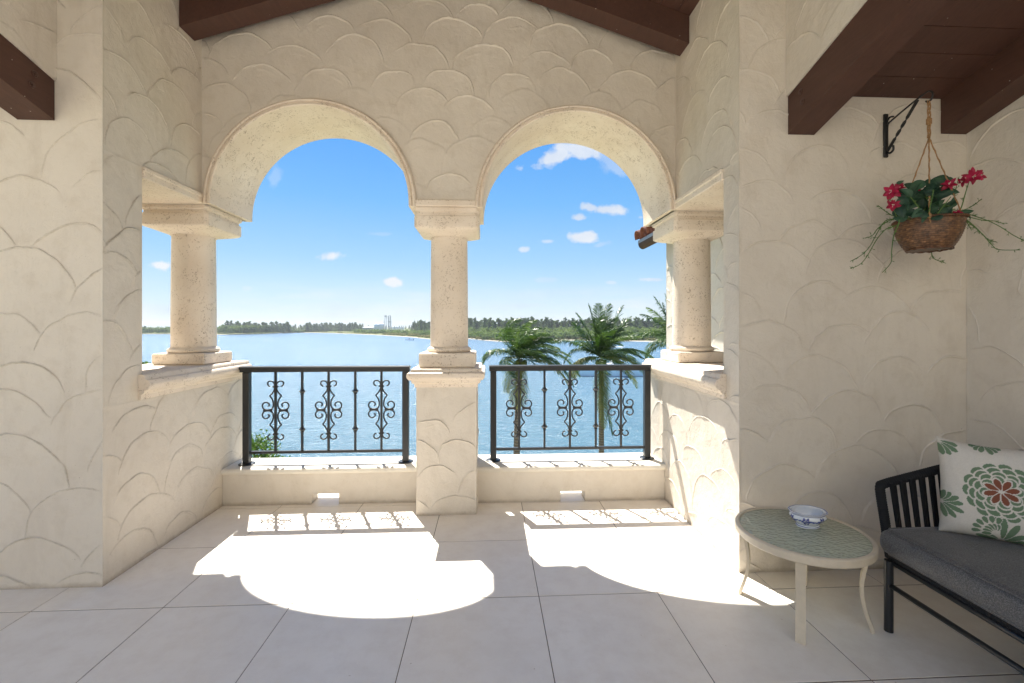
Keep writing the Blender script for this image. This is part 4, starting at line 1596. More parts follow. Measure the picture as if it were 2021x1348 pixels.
# ------------------------------------------------------------------ coconut palms
def frond_mesh(d0, L, wind, grav, seed, lw=.034, ll=.70, m_='palm'):
    drp = .35 if grav < .6 else 1.0
    rng = random.Random(seed)
    n = 30
    p = Vector((0, 0, 0))
    d = Vector(d0).normalized()
    pts = [p.copy()]
    dirs = [d.copy()]
    for k in range(n):
        t = k / n
        d = (d + Vector((wind[0], wind[1], 0)) * .045 * (0.3 + t) + Vector((0, 0, -grav * .045 * (.35 + 1.3 * t)))).normalized()
        p = p + d * (L / n)
        pts.append(p.copy()); dirs.append(d.copy())
    mb = MB()
    mb.tube(pts, .026, 5, r2=.006)
    nl = int(84 * L / 3.2)
    for i in range(nl):
        t = .10 + .90 * (i + rng.random() * .6) / nl
        f = t * n
        k = min(n - 1, int(f))
        c = pts[k].lerp(pts[k + 1], f - k)
        dd = dirs[k]
        side0 = dd.cross(Vector((0, 0, 1)))
        side0 = side0.normalized() if side0.length > .05 else Vector((0, 1, 0))
        up = side0.cross(dd)
        Lf = ll * (math.sin(pi * min(1, (t * .92 + .10))) ** .55) * rng.uniform(.82, 1.1)
        for sg in (-1, 1):
            a = dd * (.55 + .35 * t) + side0 * sg * .75 + up * rng.uniform(-.12, .30)
            a.normalize()
            q0 = c
            q1 = q0 + a * Lf * .38
            a2 = (a + Vector((wind[0] * .35, wind[1] * .35, -.55 * drp * rng.uniform(.6, 1.3)))).normalized()
            q2 = q1 + a2 * Lf * .34
            a3 = (a2 + Vector((wind[0] * .35, wind[1] * .3, -.6 * drp * rng.uniform(.5, 1.4)))).normalized()
            q3 = q2 + a3 * Lf * .30
            wdt = (dd * .75 + up * rng.uniform(-.5, .5)).normalized() * lw * .5
            b_ = len(mb.v)
            mb.v += [tuple(q0 - wdt * .5), tuple(q0 + wdt * .5), tuple(q1 + wdt), tuple(q1 - wdt), tuple(q2 + wdt * .8), tuple(q2 - wdt * .8), tuple(q3)]
            mb.f += [(b_, b_ + 1, b_ + 2, b_ + 3), (b_ + 3, b_ + 2, b_ + 4, b_ + 5), (b_ + 5, b_ + 4, b_ + 6)]
    me = bpy.data.meshes.new('frond')
    me.from_pydata(mb.v, [], mb.f)
    me.materials.append(M[m_])
    return me


def palm(hub, base, fronds, label, seed):
    e = empty('palm_tree', (base[0], base[1], -10.1), label, 'palm tree', 'coconut palms in front of the bay')
    hub = Vector(hub)
    tr = catmull([(base[0], base[1], -10.2), (base[0] * .98 + hub.x * .02, base[1], -6), (base[0] * .55 + hub.x * .45, base[1], -2.2), (hub.x, hub.y, hub.z - .05)], 10)
    MB().tube(tr, [.17 - .055 * k / (len(tr) - 1) for k in range(len(tr))], 12).build('trunk', M['trunk'], e, smooth=True)
    bb = MB()
    rng = random.Random(seed)
    for k in range(9):
        a = rng.uniform(0, 6.28)
        bb.lathe([(.02, -.13), (.09, -.07), (.105, 0), (.08, .08), (.02, .12)], (hub.x + .2 * cos(a), hub.y + .2 * sin(a), hub.z - .22 + rng.uniform(-.1, .05)), 8)
    bb.build('coconuts', M['palmdry'], e, smooth=True)
    for k, (az, el, L, wx, g, kind) in enumerate(fronds):
        if not kind and el < 12 and (k * 7 + seed) % 3 == 0:
            kind = 1
        a, b_ = radians(az), radians(el)
        d = (cos(a) * cos(b_), sin(a) * cos(b_), sin(b_))
        me = frond_mesh(d, L, (wx, 0.05), g, seed * 50 + k, m_='palmdry' if kind else 'palm')
        me.transform(Matrix.Translation(hub))
        link('frond', me, e)


def spread(seed, n, wind, L, extra, el_lo=-10, el_hi=80):
    """crown of n fronds; azimuth 0 = +x (right)"""
    rng = random.Random(seed)
    out = []
    for k in range(n):
        t = k / (n - 1)
        az = k * 137.5 + rng.uniform(-14, 14)
        el = el_hi + (el_lo - el_hi) * t ** .9 + rng.uniform(-8, 8)
        out.append((az, el, L * rng.uniform(.85, 1.1) * (.85 + .15 * sin(pi * t)), wind * rng.uniform(.8, 1.2), .55 + .75 * t, 0))
    return out + extra


h1 = at_y(1027, 706, 20)
b1 = at_y(1018, 900, 20)
palm(h1, (b1.x, 20, 0), spread(4, 24, 1.9, 2.15, [(185, 38, 2.1, .0, 1.9, 0), (200, -40, 1.7, .25, 1.6, 1), (240, -55, 2.3, .25, 1.2, 1), (260, -65, 2.2, .2, 1.0, 1), (330, 18, 3.0, .7, 1.9, 0), (10, 25, 3.3, .6, 1.7, 0), (-20, 5, 2.8, .5, 1.6, 1)], 4, 82),
     'wind-swept coconut palm behind the left half of the right railing', 3)
h2 = at_y(1186, 706, 24)
b2_ = at_y(1187, 900, 24)
palm(h2, (b2_.x, 24, 0), spread(9, 26, 1.25, 2.8, [(178, 42, 2.5, -.05, 2.0, 0), (195, 10, 2.2, .1, 1.8, 0), (0, 30, 4.2, .5, 1.75, 0), (12, 18, 3.7, .4, 1.9, 0), (-25, 8, 3.6, .5, 1.6, 1), (250, -72, 3.8, .22, .5, 1), (290, -80, 4.2, .2, .4, 0), (30, 0, 3.4, .6, 1.7, 1), (120, 84, 3.0, .1, .35, 0), (60, 80, 3.1, .25, .2, 0), (170, 66, 2.8, -.15, .1, 0), (0, 70, 3.1, .1, .1, 0), (180, 78, 3.0, 0, .1, 0), (10, 58, 2.9, .1, .25, 0), (190, 56, 2.5, -.1, .2, 0)], 2, 88),
     'taller coconut palm with a dense upright crown behind the right half of the right railing', 5)
h3 = at_y(1336, 676, 27)
palm(h3, (h3.x + .3, 27, 0), spread(12, 20, .5, 3.2, [(170, 70, 3.2, .1, .6, 0), (190, 60, 3.0, .1, .8, 0), (150, 55, 3.0, .2, .9, 0), (175, 78, 3.1, 0, .2, 0), (190, 40, 2.6, .2, 1.2, 0), (170, 15, 2.4, .2, 1.6, 0)], -10, 84),
     'coconut palm mostly hidden behind the right column, only its left fronds showing', 8)

# leafy tree tops just below the terrace, left
def leafy(c, r, n, label, seed, zb=-10.2):
    rng = random.Random(seed)
    e = empty('leafy_bush', (c[0], c[1], zb), label, 'shrub')
    vs, fs = [], []
    br = MB()
    br.tube([(c[0], c[1], zb), (c[0] + .1, c[1], c[2] - r * .6)], .09, 7, r2=.05)
    for _ in range(n):
        a = rng.uniform(0, 2 * pi); ez = math.asin(rng.uniform(-.6, 1))
        rad = rng.uniform(.5, 1.12)
        tip = Vector((c[0] + r * rad * cos(a) * cos(ez), c[1] + r * rad * sin(a) * cos(ez), c[2] + r * rad * sin(ez) * .85))
        if rad > .8 and rng.random() < .35:
            br.tube([(c[0], c[1], c[2] - r * .5), tip], .012, 4, r2=.003)
        for _k in range(7):
            p = tip + Vector([rng.uniform(-.09, .09) for _ in range(3)])
            d = Vector([rng.uniform(-1, 1) for _ in range(2)] + [rng.uniform(-.2, .9)]).normalized()
            s_ = d.cross(Vector([rng.uniform(-1, 1) for _ in range(3)])).normalized()
            L = rng.uniform(.05, .085)
            k0 = len(vs)
            vs += [p, p + d * L * .5 + s_ * L * .28, p + d * L, p + d * L * .5 - s_ * L * .28]
            fs.append((k0, k0 + 1, k0 + 2, k0 + 3))
    me = bpy.data.meshes.new('foliage')
    me.from_pydata([tuple(v) for v in vs], [], fs)
    me.materials.append(M['bush'])
    link('foliage', me, e)
    br.build('branch', M['bark'], e)


c = at_y(493, 905, 10)
leafy((c.x, 10, c.z), .58, 420, 'bright green leafy tree top low behind the left end of the left railing', 2)
c = at_y(272, 729, 9)
leafy((c.x, 9, c.z - .1), .22, 90, 'small green twig top showing at the foot of the left side window', 4)

# ------------------------------------------------------------------ wall bracket
BX, BY = 2.371, 2.335
br = empty('wall_bracket', (BX, YR, 2.59), 'black iron plant bracket with a twisted arm on the right wall', 'bracket')
MB().box((BX - .013, YR - .014, 2.462), (BX + .013, YR - .001, 2.722), .003).build('back_plate', M['bracket'], br)
T = [(BX, YR - .012, 2.655), (BX, 2.50, 2.685), (BX, 2.40, 2.712), (BX, 2.345, 2.722), (BX, 2.322, 2.712), (BX, 2.315, 2.688), (BX, 2.325, 2.668), (BX, 2.342, 2.664), (BX, 2.352, 2.676)]
MB().tube(catmull(T, 5), .0055, 8, flat=.7).build('hook', M['bracket'], br, smooth=True)
a0, a1 = Vector((BX, YR - .018, 2.495)), Vector((BX, 2.40, 2.706))
mb = MB()
rg = []
n = 40
d = (a1 - a0).normalized()
s1 = Vector((1, 0, 0)); s2 = d.cross(s1)
for k in range(n + 1):
    t = k / n
    c = a0.lerp(a1, t)
    tw = 2 * pi * 1.5 * max(0, min(1, (t - .25) / .5))
    u_ = s1 * cos(tw) + s2 * sin(tw)
    v_ = -s1 * sin(tw) + s2 * cos(tw)
    rg.append([c + u_ * .008 + v_ * .003, c - u_ * .008 + v_ * .003, c - u_ * .008 - v_ * .003, c + u_ * .008 - v_ * .003])
mb.loops([[tuple(p) for p in r] for r in rg])
mb.build('twisted_brace', M['bracket'], br)
MB().tube(catmull([(BX, YR - .016, 2.49), (BX, 2.572, 2.478), (BX, 2.552, 2.490), (BX, 2.553, 2.515)], 4), .006, 8).build('curl', M['bracket'], br, smooth=True)
MB().tube(catmull([(BX, YR - .014, 2.672), (BX, 2.575, 2.69), (BX, 2.55, 2.683)], 4), .005, 8).build('curl', M['bracket'], br, smooth=True)

# ------------------------------------------------------------------ hanging basket
hb = empty('hanging_basket', (BX, BY, 1.868), 'woven brown wicker basket hanging on jute cords from the black bracket', 'basket')


def colored(name, mb_v, mb_f, cols, m_, parent=None, smooth=True):
    me = bpy.data.meshes.new(name)
    me.from_pydata([tuple(v) for v in mb_v], [], mb_f)
    me.materials.append(m_)
    at = me.color_attributes.new('print', 'FLOAT_COLOR', 'POINT')
    at.data.foreach_set('color', np.array([tuple(c)[:3] + (1.0,) for c in cols], dtype=np.float32).reshape(-1))
    if smooth:
        me.shade_smooth()
    return link(name, me, parent)


seg, rows_n = 132, 44
vs, cs, fs = [], [], []
rng = random.Random(2)
tone = [[rng.uniform(.7, 1.25) for _ in range(seg // 3 + 1)] for _ in range(rows_n)]
for r in range(rows_n):
    t = r / (rows_n - 1)
    z = 1.866 + .160 * t
    rad = .092 + .052 * (1 - (1 - t) ** 2.2)
    for j in range(seg):
        a = 2 * pi * j / seg
        row = r // 3
        w_ = 1 if ((j // 3) + row) % 2 == 0 else -1
        prof_ = .0016 * w_ * abs(sin(pi * (j % 3 + .5) / 3)) * (1 if r % 3 == 1 else .3) - (.0018 if r % 3 == 0 else 0)
        rr_ = rad + prof_ + .002 * sin(5 * a + 3)
        wob = .004 * sin(2 * a + 1) + .008 * cos(a - .4) * t
        vs.append((BX + rr_ * cos(a) * 1.04, BY + rr_ * sin(a), z + wob))
        k_ = tone[row][j // 3] * (.55 if r % 3 == 0 else 1) * (.78 if w_ < 0 else 1)
        cs.append((.26 * k_, .125 * k_, .050 * k_))
for r in range(rows_n - 1):
    for j in range(seg):
        fs.append((r * seg + j, r * seg + (j + 1) % seg, (r + 1) * seg + (j + 1) % seg, (r + 1) * seg + j))
fs.append(tuple(reversed(range(seg))))
colored('woven_body', vs, fs, cs, M['wicker'], hb)
rimp = []
for j in range(72):
    a = 2 * pi * j / 72
    rimp.append((BX + .145 * cos(a) * 1.04, BY + .145 * sin(a), 2.026 + .004 * sin(2 * a + 1) + .008 * cos(a - .4)))
vs, cs = [], []
rm = MB().tube(rimp, .0065, 6, closed=True)
rm2 = MB()
for k in range(72):
    p0, p1 = Vector(rimp[k]), Vector(rimp[(k + 1) % 72])
    rm2.tube([p0 + Vector((0, 0, .007)), (p0 + p1) / 2 + Vector((cos(2 * pi * k / 72) * .008, sin(2 * pi * k / 72) * .008, 0)), p1 - Vector((0, 0, .007))], .003, 4)
rm.v += []
o = MB().add(rm.v, rm.f).add(rm2.v, rm2.f)
colored('rim', o.v, o.f, [(.17, .075, .03)] * len(o.v), M['wicker'], hb)
bp = MB().tube([(BX + .093 * cos(2 * pi * j / 40) * 1.04, BY + .093 * sin(2 * pi * j / 40), 1.866 + .003 * sin(j * 2.3)) for j in range(40)], .005, 6, closed=True)
colored('foot_ring', bp.v, bp.f, [(.15, .062, .025)] * len(bp.v), M['wicker'], hb)
o = MB().lathe([(.01, 0), (.13, .001)], (BX, BY, 2.0), 24).build('moss_filling', M['stem'], hb)
J = Vector((BX, BY, 2.470))
for k, a in enumerate((226, 226 + 115, 226 - 118)):
    a = radians(a)
    end = Vector((BX + .151 * cos(a) * 1.03, BY + .151 * sin(a), 2.022))
    pts = [J.lerp(end, t) + Vector((.0012 * sin(t * 50), .0012 * cos(t * 50), 0)) for t in [q_ / 24 for q_ in range(25)]]
    r_ = [.0034 + .0007 * sin(q_ * 2.1) for q_ in range(25)]
    c_ = MB().tube(pts, r_, 6)
    c_.lathe([(.003, -.014), (.009, -.008), (.010, 0), (.008, .008), (.003, .013)], tuple(end), 10)
    c_.tube([end + Vector((0, 0, -.01)), end + Vector((.003, -.002, -.038))], .0035, 5)
    c_.build('cord', M['jute'], hb, smooth=True)
pts = []
mb = MB()
for ph in (0, 2.1, 4.2):
    mb.tube([(BX + .006 * (1 - .5 * abs(t - .5)) * cos(ph + 9 * t), BY + .006 * sin(ph + 9 * t), 2.468 + (2.672 - 2.468) * t) for t in [q_ / 22 for q_ in range(23)]], .0036, 6)
for q_ in range(5):
    mb.tube([(BX + .0105 * cos(a), BY + .0105 * sin(a), 2.545 + q_ * .006) for a in [2 * pi * w_ / 10 for w_ in range(10)]], .003, 5, closed=True)
mb.build('cord_bundle', M['jute'], hb, smooth=True)

# ------------------------------------------------------------------ artificial flowers in the basket
fa = empty('flower_arrangement', (BX, BY, 2.0), 'crimson flowers with dark green leaves and trailing green twigs filling the hanging basket', 'plant')


def zp(x, y, Y):
    return at_y(1640 + x / 3.5486, 180 + y / 3.5486, Y)


def stem(pix, Ya, Yb, r=.0030, twigs=True, seed=0):
    rng = random.Random(seed)
    P = [zp(x, y, Ya + (Yb - Ya) * k / (len(pix) - 1)) for k, (x, y) in enumerate(pix)]
    C_ = catmull(P, 6)
    mb = MB().tube(C_, r, 6, r2=r * .55)
    if twigs:
        k = 4
        while k < len(C_) - 1:
            p = C_[k]
            d = (C_[k + 1] - C_[k - 1]).normalized()
            for _ in range(rng.choice((1, 2, 2, 3))):
                s_ = Vector([rng.uniform(-1, 1) for _ in range(3)])
                e_ = (d * .7 + s_ * .7).normalized()
                L = rng.uniform(.010, .026)
                q_ = p + e_ * L
                mb.tube([p, q_], .0013, 4, r2=.0008)
                for _ in range(2):
                    f_ = (e_ + Vector([rng.uniform(-1, 1) for _ in range(3)]) * .8).normalized()
                    mb.tube([q_ - e_ * L * .35, q_ - e_ * L * .35 + f_ * L * .55], .0012, 4, r2=.0006)
            k += rng.choice((2, 3, 4, 5))
    mb.build('stem', M['stem'], fa, smooth=True)


ST = [([(470, 900), (450, 895), (380, 910), (320, 1000), (270, 1090), (210, 1150), (135, 1192)], 2.33, 2.42), ([(480, 930), (430, 950), (380, 970), (320, 1040), (250, 1160), (200, 1215), (135, 1243)], 2.30, 2.36),
      ([(480, 900), (470, 940), (440, 1010), (425, 1120), (420, 1200), (360, 1270)], 2.24, 2.26), ([(440, 900), (400, 910), (330, 960), (290, 1010), (240, 1030)], 2.32, 2.34),
      ([(540, 900), (450, 880), (380, 840), (330, 800)], 2.33, 2.36), ([(700, 1080), (702, 1110), (715, 1165), (760, 1190), (805, 1205)], 2.42, 2.44),
      ([(800, 835), (860, 830), (960, 860), (1080, 900), (1170, 940), (1280, 1010), (1360, 1050)], 2.33, 2.28), ([(840, 840), (870, 860), (950, 900), (1050, 990), (1130, 1080), (1180, 1110), (1325, 1112)], 2.30, 2.22),
      ([(880, 860), (960, 880), (1070, 905), (1150, 910), (1215, 930)], 2.36, 2.34), ([(860, 880), (930, 900), (990, 940), (1060, 1000), (1100, 1040), (1145, 1055)], 2.27, 2.22),
      ([(830, 860), (900, 840), (980, 810), (1055, 755)], 2.34, 2.38), ([(820, 880), (850, 820), (880, 660), (895, 610)], 2.35, 2.38), ([(860, 880), (910, 820), (940, 720), (968, 630)], 2.3, 2.3),
      ([(740, 880), (760, 840), (840, 740)], 2.25, 2.22), ([(680, 880), (690, 830), (720, 690)], 2.24, 2.22), ([(560, 900), (540, 880), (470, 740), (455, 700)], 2.28, 2.26), ([(650, 880), (640, 850), (540, 720), (500, 690)], 2.26, 2.25),
      ([(900, 880), (920, 900), (960, 930), (985, 975)], 2.26, 2.24), ([(640, 880), (690, 700), (685, 600)], 2.34, 2.34), ([(460, 880), (440, 820), (430, 760)], 2.28, 2.26), ([(800, 880), (860, 1020), (870, 1055)], 2.40, 2.42)]
for k, (P_, a, b_) in enumerate(ST):
    stem(P_, a, b_, .0028 if k not in (12, 13, 14) else .0034, True, k)


def leaf_mesh(L, W, curl, m_, name, fold=.25):
    vs, fs = [], []
    n = 8
    for k in range(n + 1):
        t = k / n
        hw = W * .5 * (sin(pi * min(1, t ** .85)) ** .75 if 0 < t < 1 else 0.02)
        z = -curl * t * t * L
        for s_ in (-1, -.5, 0, .5, 1):
            vs.append((t * L, hw * s_, z + abs(s_) * hw * fold + .06 * hw * sin(9 * t + 4 * s_)))
    for k in range(n):
        for j in range(4):
            fs.append((k * 5 + j, k * 5 + j + 1, (k + 1) * 5 + j + 1, (k + 1) * 5 + j))
    me = bpy.data.meshes.new(name)
    me.from_pydata(vs, [], fs)
    me.materials.append(m_)
    me.shade_smooth()
    return me


LM = [leaf_mesh(.074, .046, .45, M['fleaf'], 'leaf', .5), leaf_mesh(.085, .055, .3, M['fleaf'], 'leaf', .4), leaf_mesh(.062, .034, .6, M['fleaf'], 'leaf', .55)]
PMs = [leaf_mesh(.040, .024, .35, M['petal'], 'petal', .35), leaf_mesh(.047, .021, -.1, M['petal'], 'petal', .3)]


def put(me, loc, X, Zax, parent, sc=1.0, name=None):
    X = Vector(X).normalized()
    Zax = Vector(Zax)
    Y_ = Zax.cross(X).normalized()
    Z_ = X.cross(Y_)
    m_ = Matrix((X, Y_, Z_)).transposed().to_4x4()
    o = bpy.data.objects.new(name or me.name.split('.')[0], me)
    col.objects.link(o)
    o.parent = parent
    o.matrix_parent_inverse = Matrix.Translation(-Vector(parent.location))
    o.matrix_basis = Matrix.Translation(Vector(loc)) @ m_ @ Matrix.Scale(sc, 4)
    return o


rng = random.Random(31)
view = Vector((-.70, -.68, -.2)).normalized()
right = Vector((.69, -.72, 0))
LV = [(600, 660, 2, -150, 1.0), (560, 665, 2.28, 170, .95), (700, 650, 2.3, -60, .8), (745, 640, 2.36, 5, 1.1), (770, 615, 2.38, 160, 1.1), (660, 700, 2.24, 190, .95), (690, 690, 2.24, 80, .95), (800, 720, 2.3, 10, 1.1), (760, 790, 2.3, 15, 1.15), (720, 770, 2.32, 120, 1.1),
      (480, 715, 2.24, 150, .9), (500, 780, 2.24, -80, .95), (520, 760, 2.24, -110, .8), (485, 830, 2.24, -70, .9), (600, 760, 2.33, 120, 1), (640, 800, 2.3, -100, 1.1), (560, 800, 2.3, -20, .8), (700, 840, 2.25, -150, 1.0), (770, 860, 2.25, 20, .9),
      (830, 700, 2.33, -30, .9), (950, 845, 2.27, 10, .8), (590, 860, 2.24, 170, .8), (550, 850, 2.24, -170, .8), (650, 740, 2.36, 60, 1.1), (800, 800, 2.36, 50, 1.1), (460, 850, 2.3, 100, .7), (640, 860, 2.2, -40, .8), (720, 690, 2.28, 100, .9), (860, 780, 2.33, 70, .8),
      (610, 720, 2.36, 140, 1.1), (680, 800, 2.38, 90, 1.2), (750, 730, 2.40, 40, 1.2), (500, 890, 2.25, 180, .7), (740, 890, 2.2, 200, .8), (820, 880, 2.24, -10, .8), (480, 640, 2.34, 20, .45)]
for (x, y, Y_, an, sc_) in LV:
    if Y_ == 2: Y_ = 2.25
    a = radians(an)
    X_ = right * cos(a) + Vector((0, 0, 1)) * sin(a) + view * rng.uniform(-.1, .5)
    Z_ = -view * -1 + Vector([rng.uniform(-.5, .5) for _ in range(3)])
    loc = zp(x, y, Y_) - X_.normalized() * .035 * sc_
    put(rng.choice(LM), loc, X_, Z_, fa, sc_ * rng.uniform(.9, 1.05))
    if rng.random() < .75:
        a += rng.uniform(-1.3, 1.3)
        X_ = right * cos(a) + Vector((0, 0, 1)) * sin(a) + view * rng.uniform(-.3, .8)
        put(rng.choice(LM), loc + Vector([rng.uniform(-.02, .02) for _ in range(3)]), X_, Vector((-.7, -.7, .3)) + Vector([rng.uniform(-.9, .9) for _ in range(3)]), fa, sc_ * rng.uniform(.55, .9))


def flower(x, y, Y_, sc_, tilt, seed):
    rng = random.Random(seed)
    c = zp(x, y, Y_)
    ax = (view * -1 * -1 + Vector(tilt)).normalized()
    u_ = ax.orthogonal().normalized(); v_ = ax.cross(u_)
    for lay, (nn, op, s_) in enumerate(((6, .35, 1.0), (5, .9, .8))):
        for k in range(nn):
            a = 2 * pi * (k + .5 * lay) / nn + rng.uniform(-.2, .2)
            X_ = (u_ * cos(a) + v_ * sin(a)) + ax * (op * rng.uniform(.6, 1.4) - .2)
            put(PMs[lay if rng.random() < .8 else 1 - lay], c, X_, ax + Vector([rng.uniform(-.3, .3) for _ in range(3)]), fa, sc_ * s_ * rng.uniform(.85, 1.15))
    mb = MB()
    for k in range(6):
        d = (ax + Vector([rng.uniform(-.4, .4) for _ in range(3)])).normalized()
        mb.tube([c, c + d * .018 * sc_], .0009, 4)
        mb.lathe([(.0005, -.002), (.002, 0), (.0005, .002)], tuple(c + d * .019 * sc_), 5)
    mb.build('stamens', M['stamen'], fa)


flower(425, 700, 2.25, 1.1, (-.3, 0, -.1), 1)
flower(470, 680, 2.25, .8, (.2, 0, .5), 11)
flower(435, 795, 2.25, .8, (0, 0, -.3), 2)
flower(590, 683, 2.30, .75, (0, 0, -.2), 3)
flower(825, 655, 2.30, .85, (.3, 0, .4), 4)
flower(990, 600, 2.28, 1.1, (.2, 0, .2), 5)
flower(1035, 590, 2.28, .75, (.6, -.2, .1), 15)
flower(925, 630, 2.28, .65, (-.8, 0, -.3), 6)
flower(885, 862, 2.22, .55, (0, 0, .3), 7)

# ------------------------------------------------------------------ round side table
TX, TY, TR, TZ = 1.597, 2.245, .305, .413
tb = empty('side_table', (TX, TY, 0), 'round cream metal side table with a hammered glass top in front of the right wall', 'table')
MB().lathe([(TR - .030, TZ - .042), (TR - .006, TZ - .042), (TR, TZ - .036), (TR + .001, TZ - .006), (TR - .004, TZ), (TR - .016, TZ + .001), (TR - .020, TZ - .003), (TR - .0205, TZ - .008), (TR - .030, TZ - .009)], (TX, TY, 0), 96, cap=False).build('rim', M['frame'], tb, angle=radians(40))
MB().lathe([(.002, TZ - .011), (TR - .022, TZ - .011), (TR - .021, TZ - .010), (TR - .021, TZ - .006), (TR - .023, TZ - .005), (.002, TZ - .005)], (TX, TY, 0), 96).build('glass_top', M['glass'], tb, angle=radians(40))
LP = catmull([(0, .272, .372), (0, .262, .33), (0, .250, .27), (0, .243, .21), (0, .247, .14), (0, .262, .075), (0, .281, .018), (0, .283, .0)], 5)
for k, an in enumerate((233.5, 143.5, 323.5, 53.5)):
    a = radians(an)
    er, et = Vector((cos(a), sin(a), 0)), Vector((-sin(a), cos(a), 0))
    rg, w_, th = [], .0205, .0075
    cz = Vector((TX, TY, 0))
    for q_, p in enumerate(LP):
        p0, p1 = LP[max(0, q_ - 1)], LP[min(len(LP) - 1, q_ + 1)]
        tn = (p1 - p0).normalized()
        nr = er * (-tn.z) + Vector((0, 0, 1)) * tn.y if q_ < len(LP) - 1 else er
        c = cz + er * p.y + Vector((0, 0, max(p.z, 0)))
        rr2 = []
        for (sx, sy) in ((-1, -1), (1, -1), (1, 1), (-1, 1)):
            rr2.append(tuple(c + et * w_ * sx + nr * th * sy))
        rg.append(rr2)
    rg[-1] = [(x, y, 0.0005) for x, y, z in rg[-1]]
    MB().loops(rg).build('leg', M['frame'], tb, angle=radians(50))

# ------------------------------------------------------------------ blue and white bowl
bc = (1.668, 2.300, TZ - .0045)
seg = 150
prof = [(.050, 0), (.052, .004), (.049, .009), (.047, .013), (.056, .022), (.069, .034), (.077, .046), (.079, .054), (.074, .064), (.071, .068), (.074, .071), (.083, .076), (.085, .079), (.083, .082), (.074, .081), (.069, .078), (.069, .072), (.072, .055), (.064, .035), (.045, .020), (.002, .017)]


def resample(P, n):
    P = [Vector((a, 0, b)) for a, b in P]
    return [(p.x, p.z) for p in catmull(P, n)]


pr = resample(prof, 4)
n_out = 13 * 4
vs, cs, fs = [], [], []
rngb = random.Random(5)
blue, wht = (.012, .030, .24), (.76, .80, .84)
fl_ = [(radians(a), .043) for a in (236, 182, 290, 20, 95, 140)]
for k, (r, z) in enumerate(pr):
    for j in range(seg):
        a = 2 * pi * j / seg
        c8 = 1 + .018 * cos(8 * a)
        vs.append((bc[0] + r * cos(a + .15) * 1.12 * c8, bc[1] + r * sin(a + .15) * .88 * c8, bc[2] + z))
        c = wht
        if k <= n_out:
            if .006 < z < .0085 or .0165 < z < .0185 or .0655 < z < .0675 or .0735 < z < .075 or abs(z - .0795) < .0007:
                c = blue
            aa = a + .15
            for fa_, fz in fl_:
                du = ((aa - fa_ + pi) % (2 * pi) - pi) * .078
                dv = z - fz
                rr_ = sqrt(du * du + dv * dv)
                an = atan2(dv, du)
                lim = .0185 * (1 + .20 * cos(6 * an))
                if .022 < z < .063 and rr_ < lim and not (.0055 < rr_ < .0068) and not (abs(rr_ - .0095) < .0006 and sin(an * 5) > 0):
                    c = blue
                for sg in (-1, 1):
                    for q_ in range(3):
                        ex, ez = sg * (.0185 + q_ * .0075), .004 * sin(q_ * 2.2 + fa_ * 3 + sg)
                        if ((du - ex) / .0055) ** 2 + ((dv - ez) / .0042) ** 2 < 1:
                            c = (.06, .11, .42)
                    if abs(dv - .003 * sin(du * 250)) < .0008 and abs(du) < .04 and .022 < z < .063:
                        c = blue
        elif k == n_out + 1 or k == n_out + 2:
            c = (.10, .16, .45)
        cs.append(c)
for k in range(len(pr) - 1):
    for j in range(seg):
        fs.append((k * seg + j, k * seg + (j + 1) % seg, (k + 1) * seg + (j + 1) % seg, (k + 1) * seg + j))
fs.append(tuple(reversed(range(seg))))
o = colored('ceramic_bowl', vs, fs, cs, M['china'])
tag(o, 'small lobed blue and white flower painted porcelain bowl on the glass table', 'bowl')

# ------------------------------------------------------------------ sofa
SX0, SX1, SY0, SY1 = 1.905, 2.62, .72, 2.105
sf = empty('sofa', ((SX0 + SX1) / 2, (SY0 + SY1) / 2, 0), 'black rope woven outdoor sofa with a charcoal seat cushion at the right edge', 'sofa')
for (x, y) in ((SX0, SY1 - .03), (SX0, SY0 + .03), (SX1, SY1 - .03), (SX1, SY0 + .03)):
    MB().tube([(x, y, 0.0), (x, y, .337)], .0185, 20).build('leg', M['tube'], sf, angle=radians(40))
MB().tube([(SX0 + .012, SY0 + .03, .318), (SX0 + .012, SY1 - .03, .330)], .013, 14).build('seat_rail', M['tube'], sf, smooth=True)
MB().tube([(SX1, SY0 + .03, .325), (SX1, SY1 - .03, .325)], .013, 14).build('seat_rail', M['tube'], sf, smooth=True)
MB().tube([(SX0, SY0 + .03, .222), (SX0, SY1 - .03, .222)], .0115, 14).build('stretcher', M['tube'], sf, smooth=True)


def wrapped(pts, r, name, per=.011, ov=1.0):
    """tube bound with rope: bulging turns"""
    C_ = []
    P = [Vector(p) for p in pts]
    for a, b_ in zip(P, P[1:]):
        n_ = max(2, int((b_ - a).length / per * 4))
        C_ += [a.lerp(b_, k / n_) for k in range(n_)]
    C_.append(P[-1])
    rs = [r * (1 + .10 * abs(sin(k * pi / 4))) for k in range(len(C_))]
    return MB().tube(C_, rs, 12).build(name, M['rope'], sf, smooth=True)


# seat base wrapped band
wrapped([(SX0 + .02, SY0 + .01, .352), (SX0 + .02, SY1 - .005, .352)], .017, 'seat_binding')
mb = MB()
for k in range(int((SY1 - SY0) / .022)):
    y = SY0 + .01 + k * .022
    mb.box((SX0 + .006, y, .330), (SX0 + .030, y + .014, .368), .003)
mb.build('rope_lacing', M['rope'], sf)
MB().box((SX0 + .02, SY0 + .02, .34), (SX1 - .02, SY1 - .02, .356)).build('seat_base', M['rope'], sf)
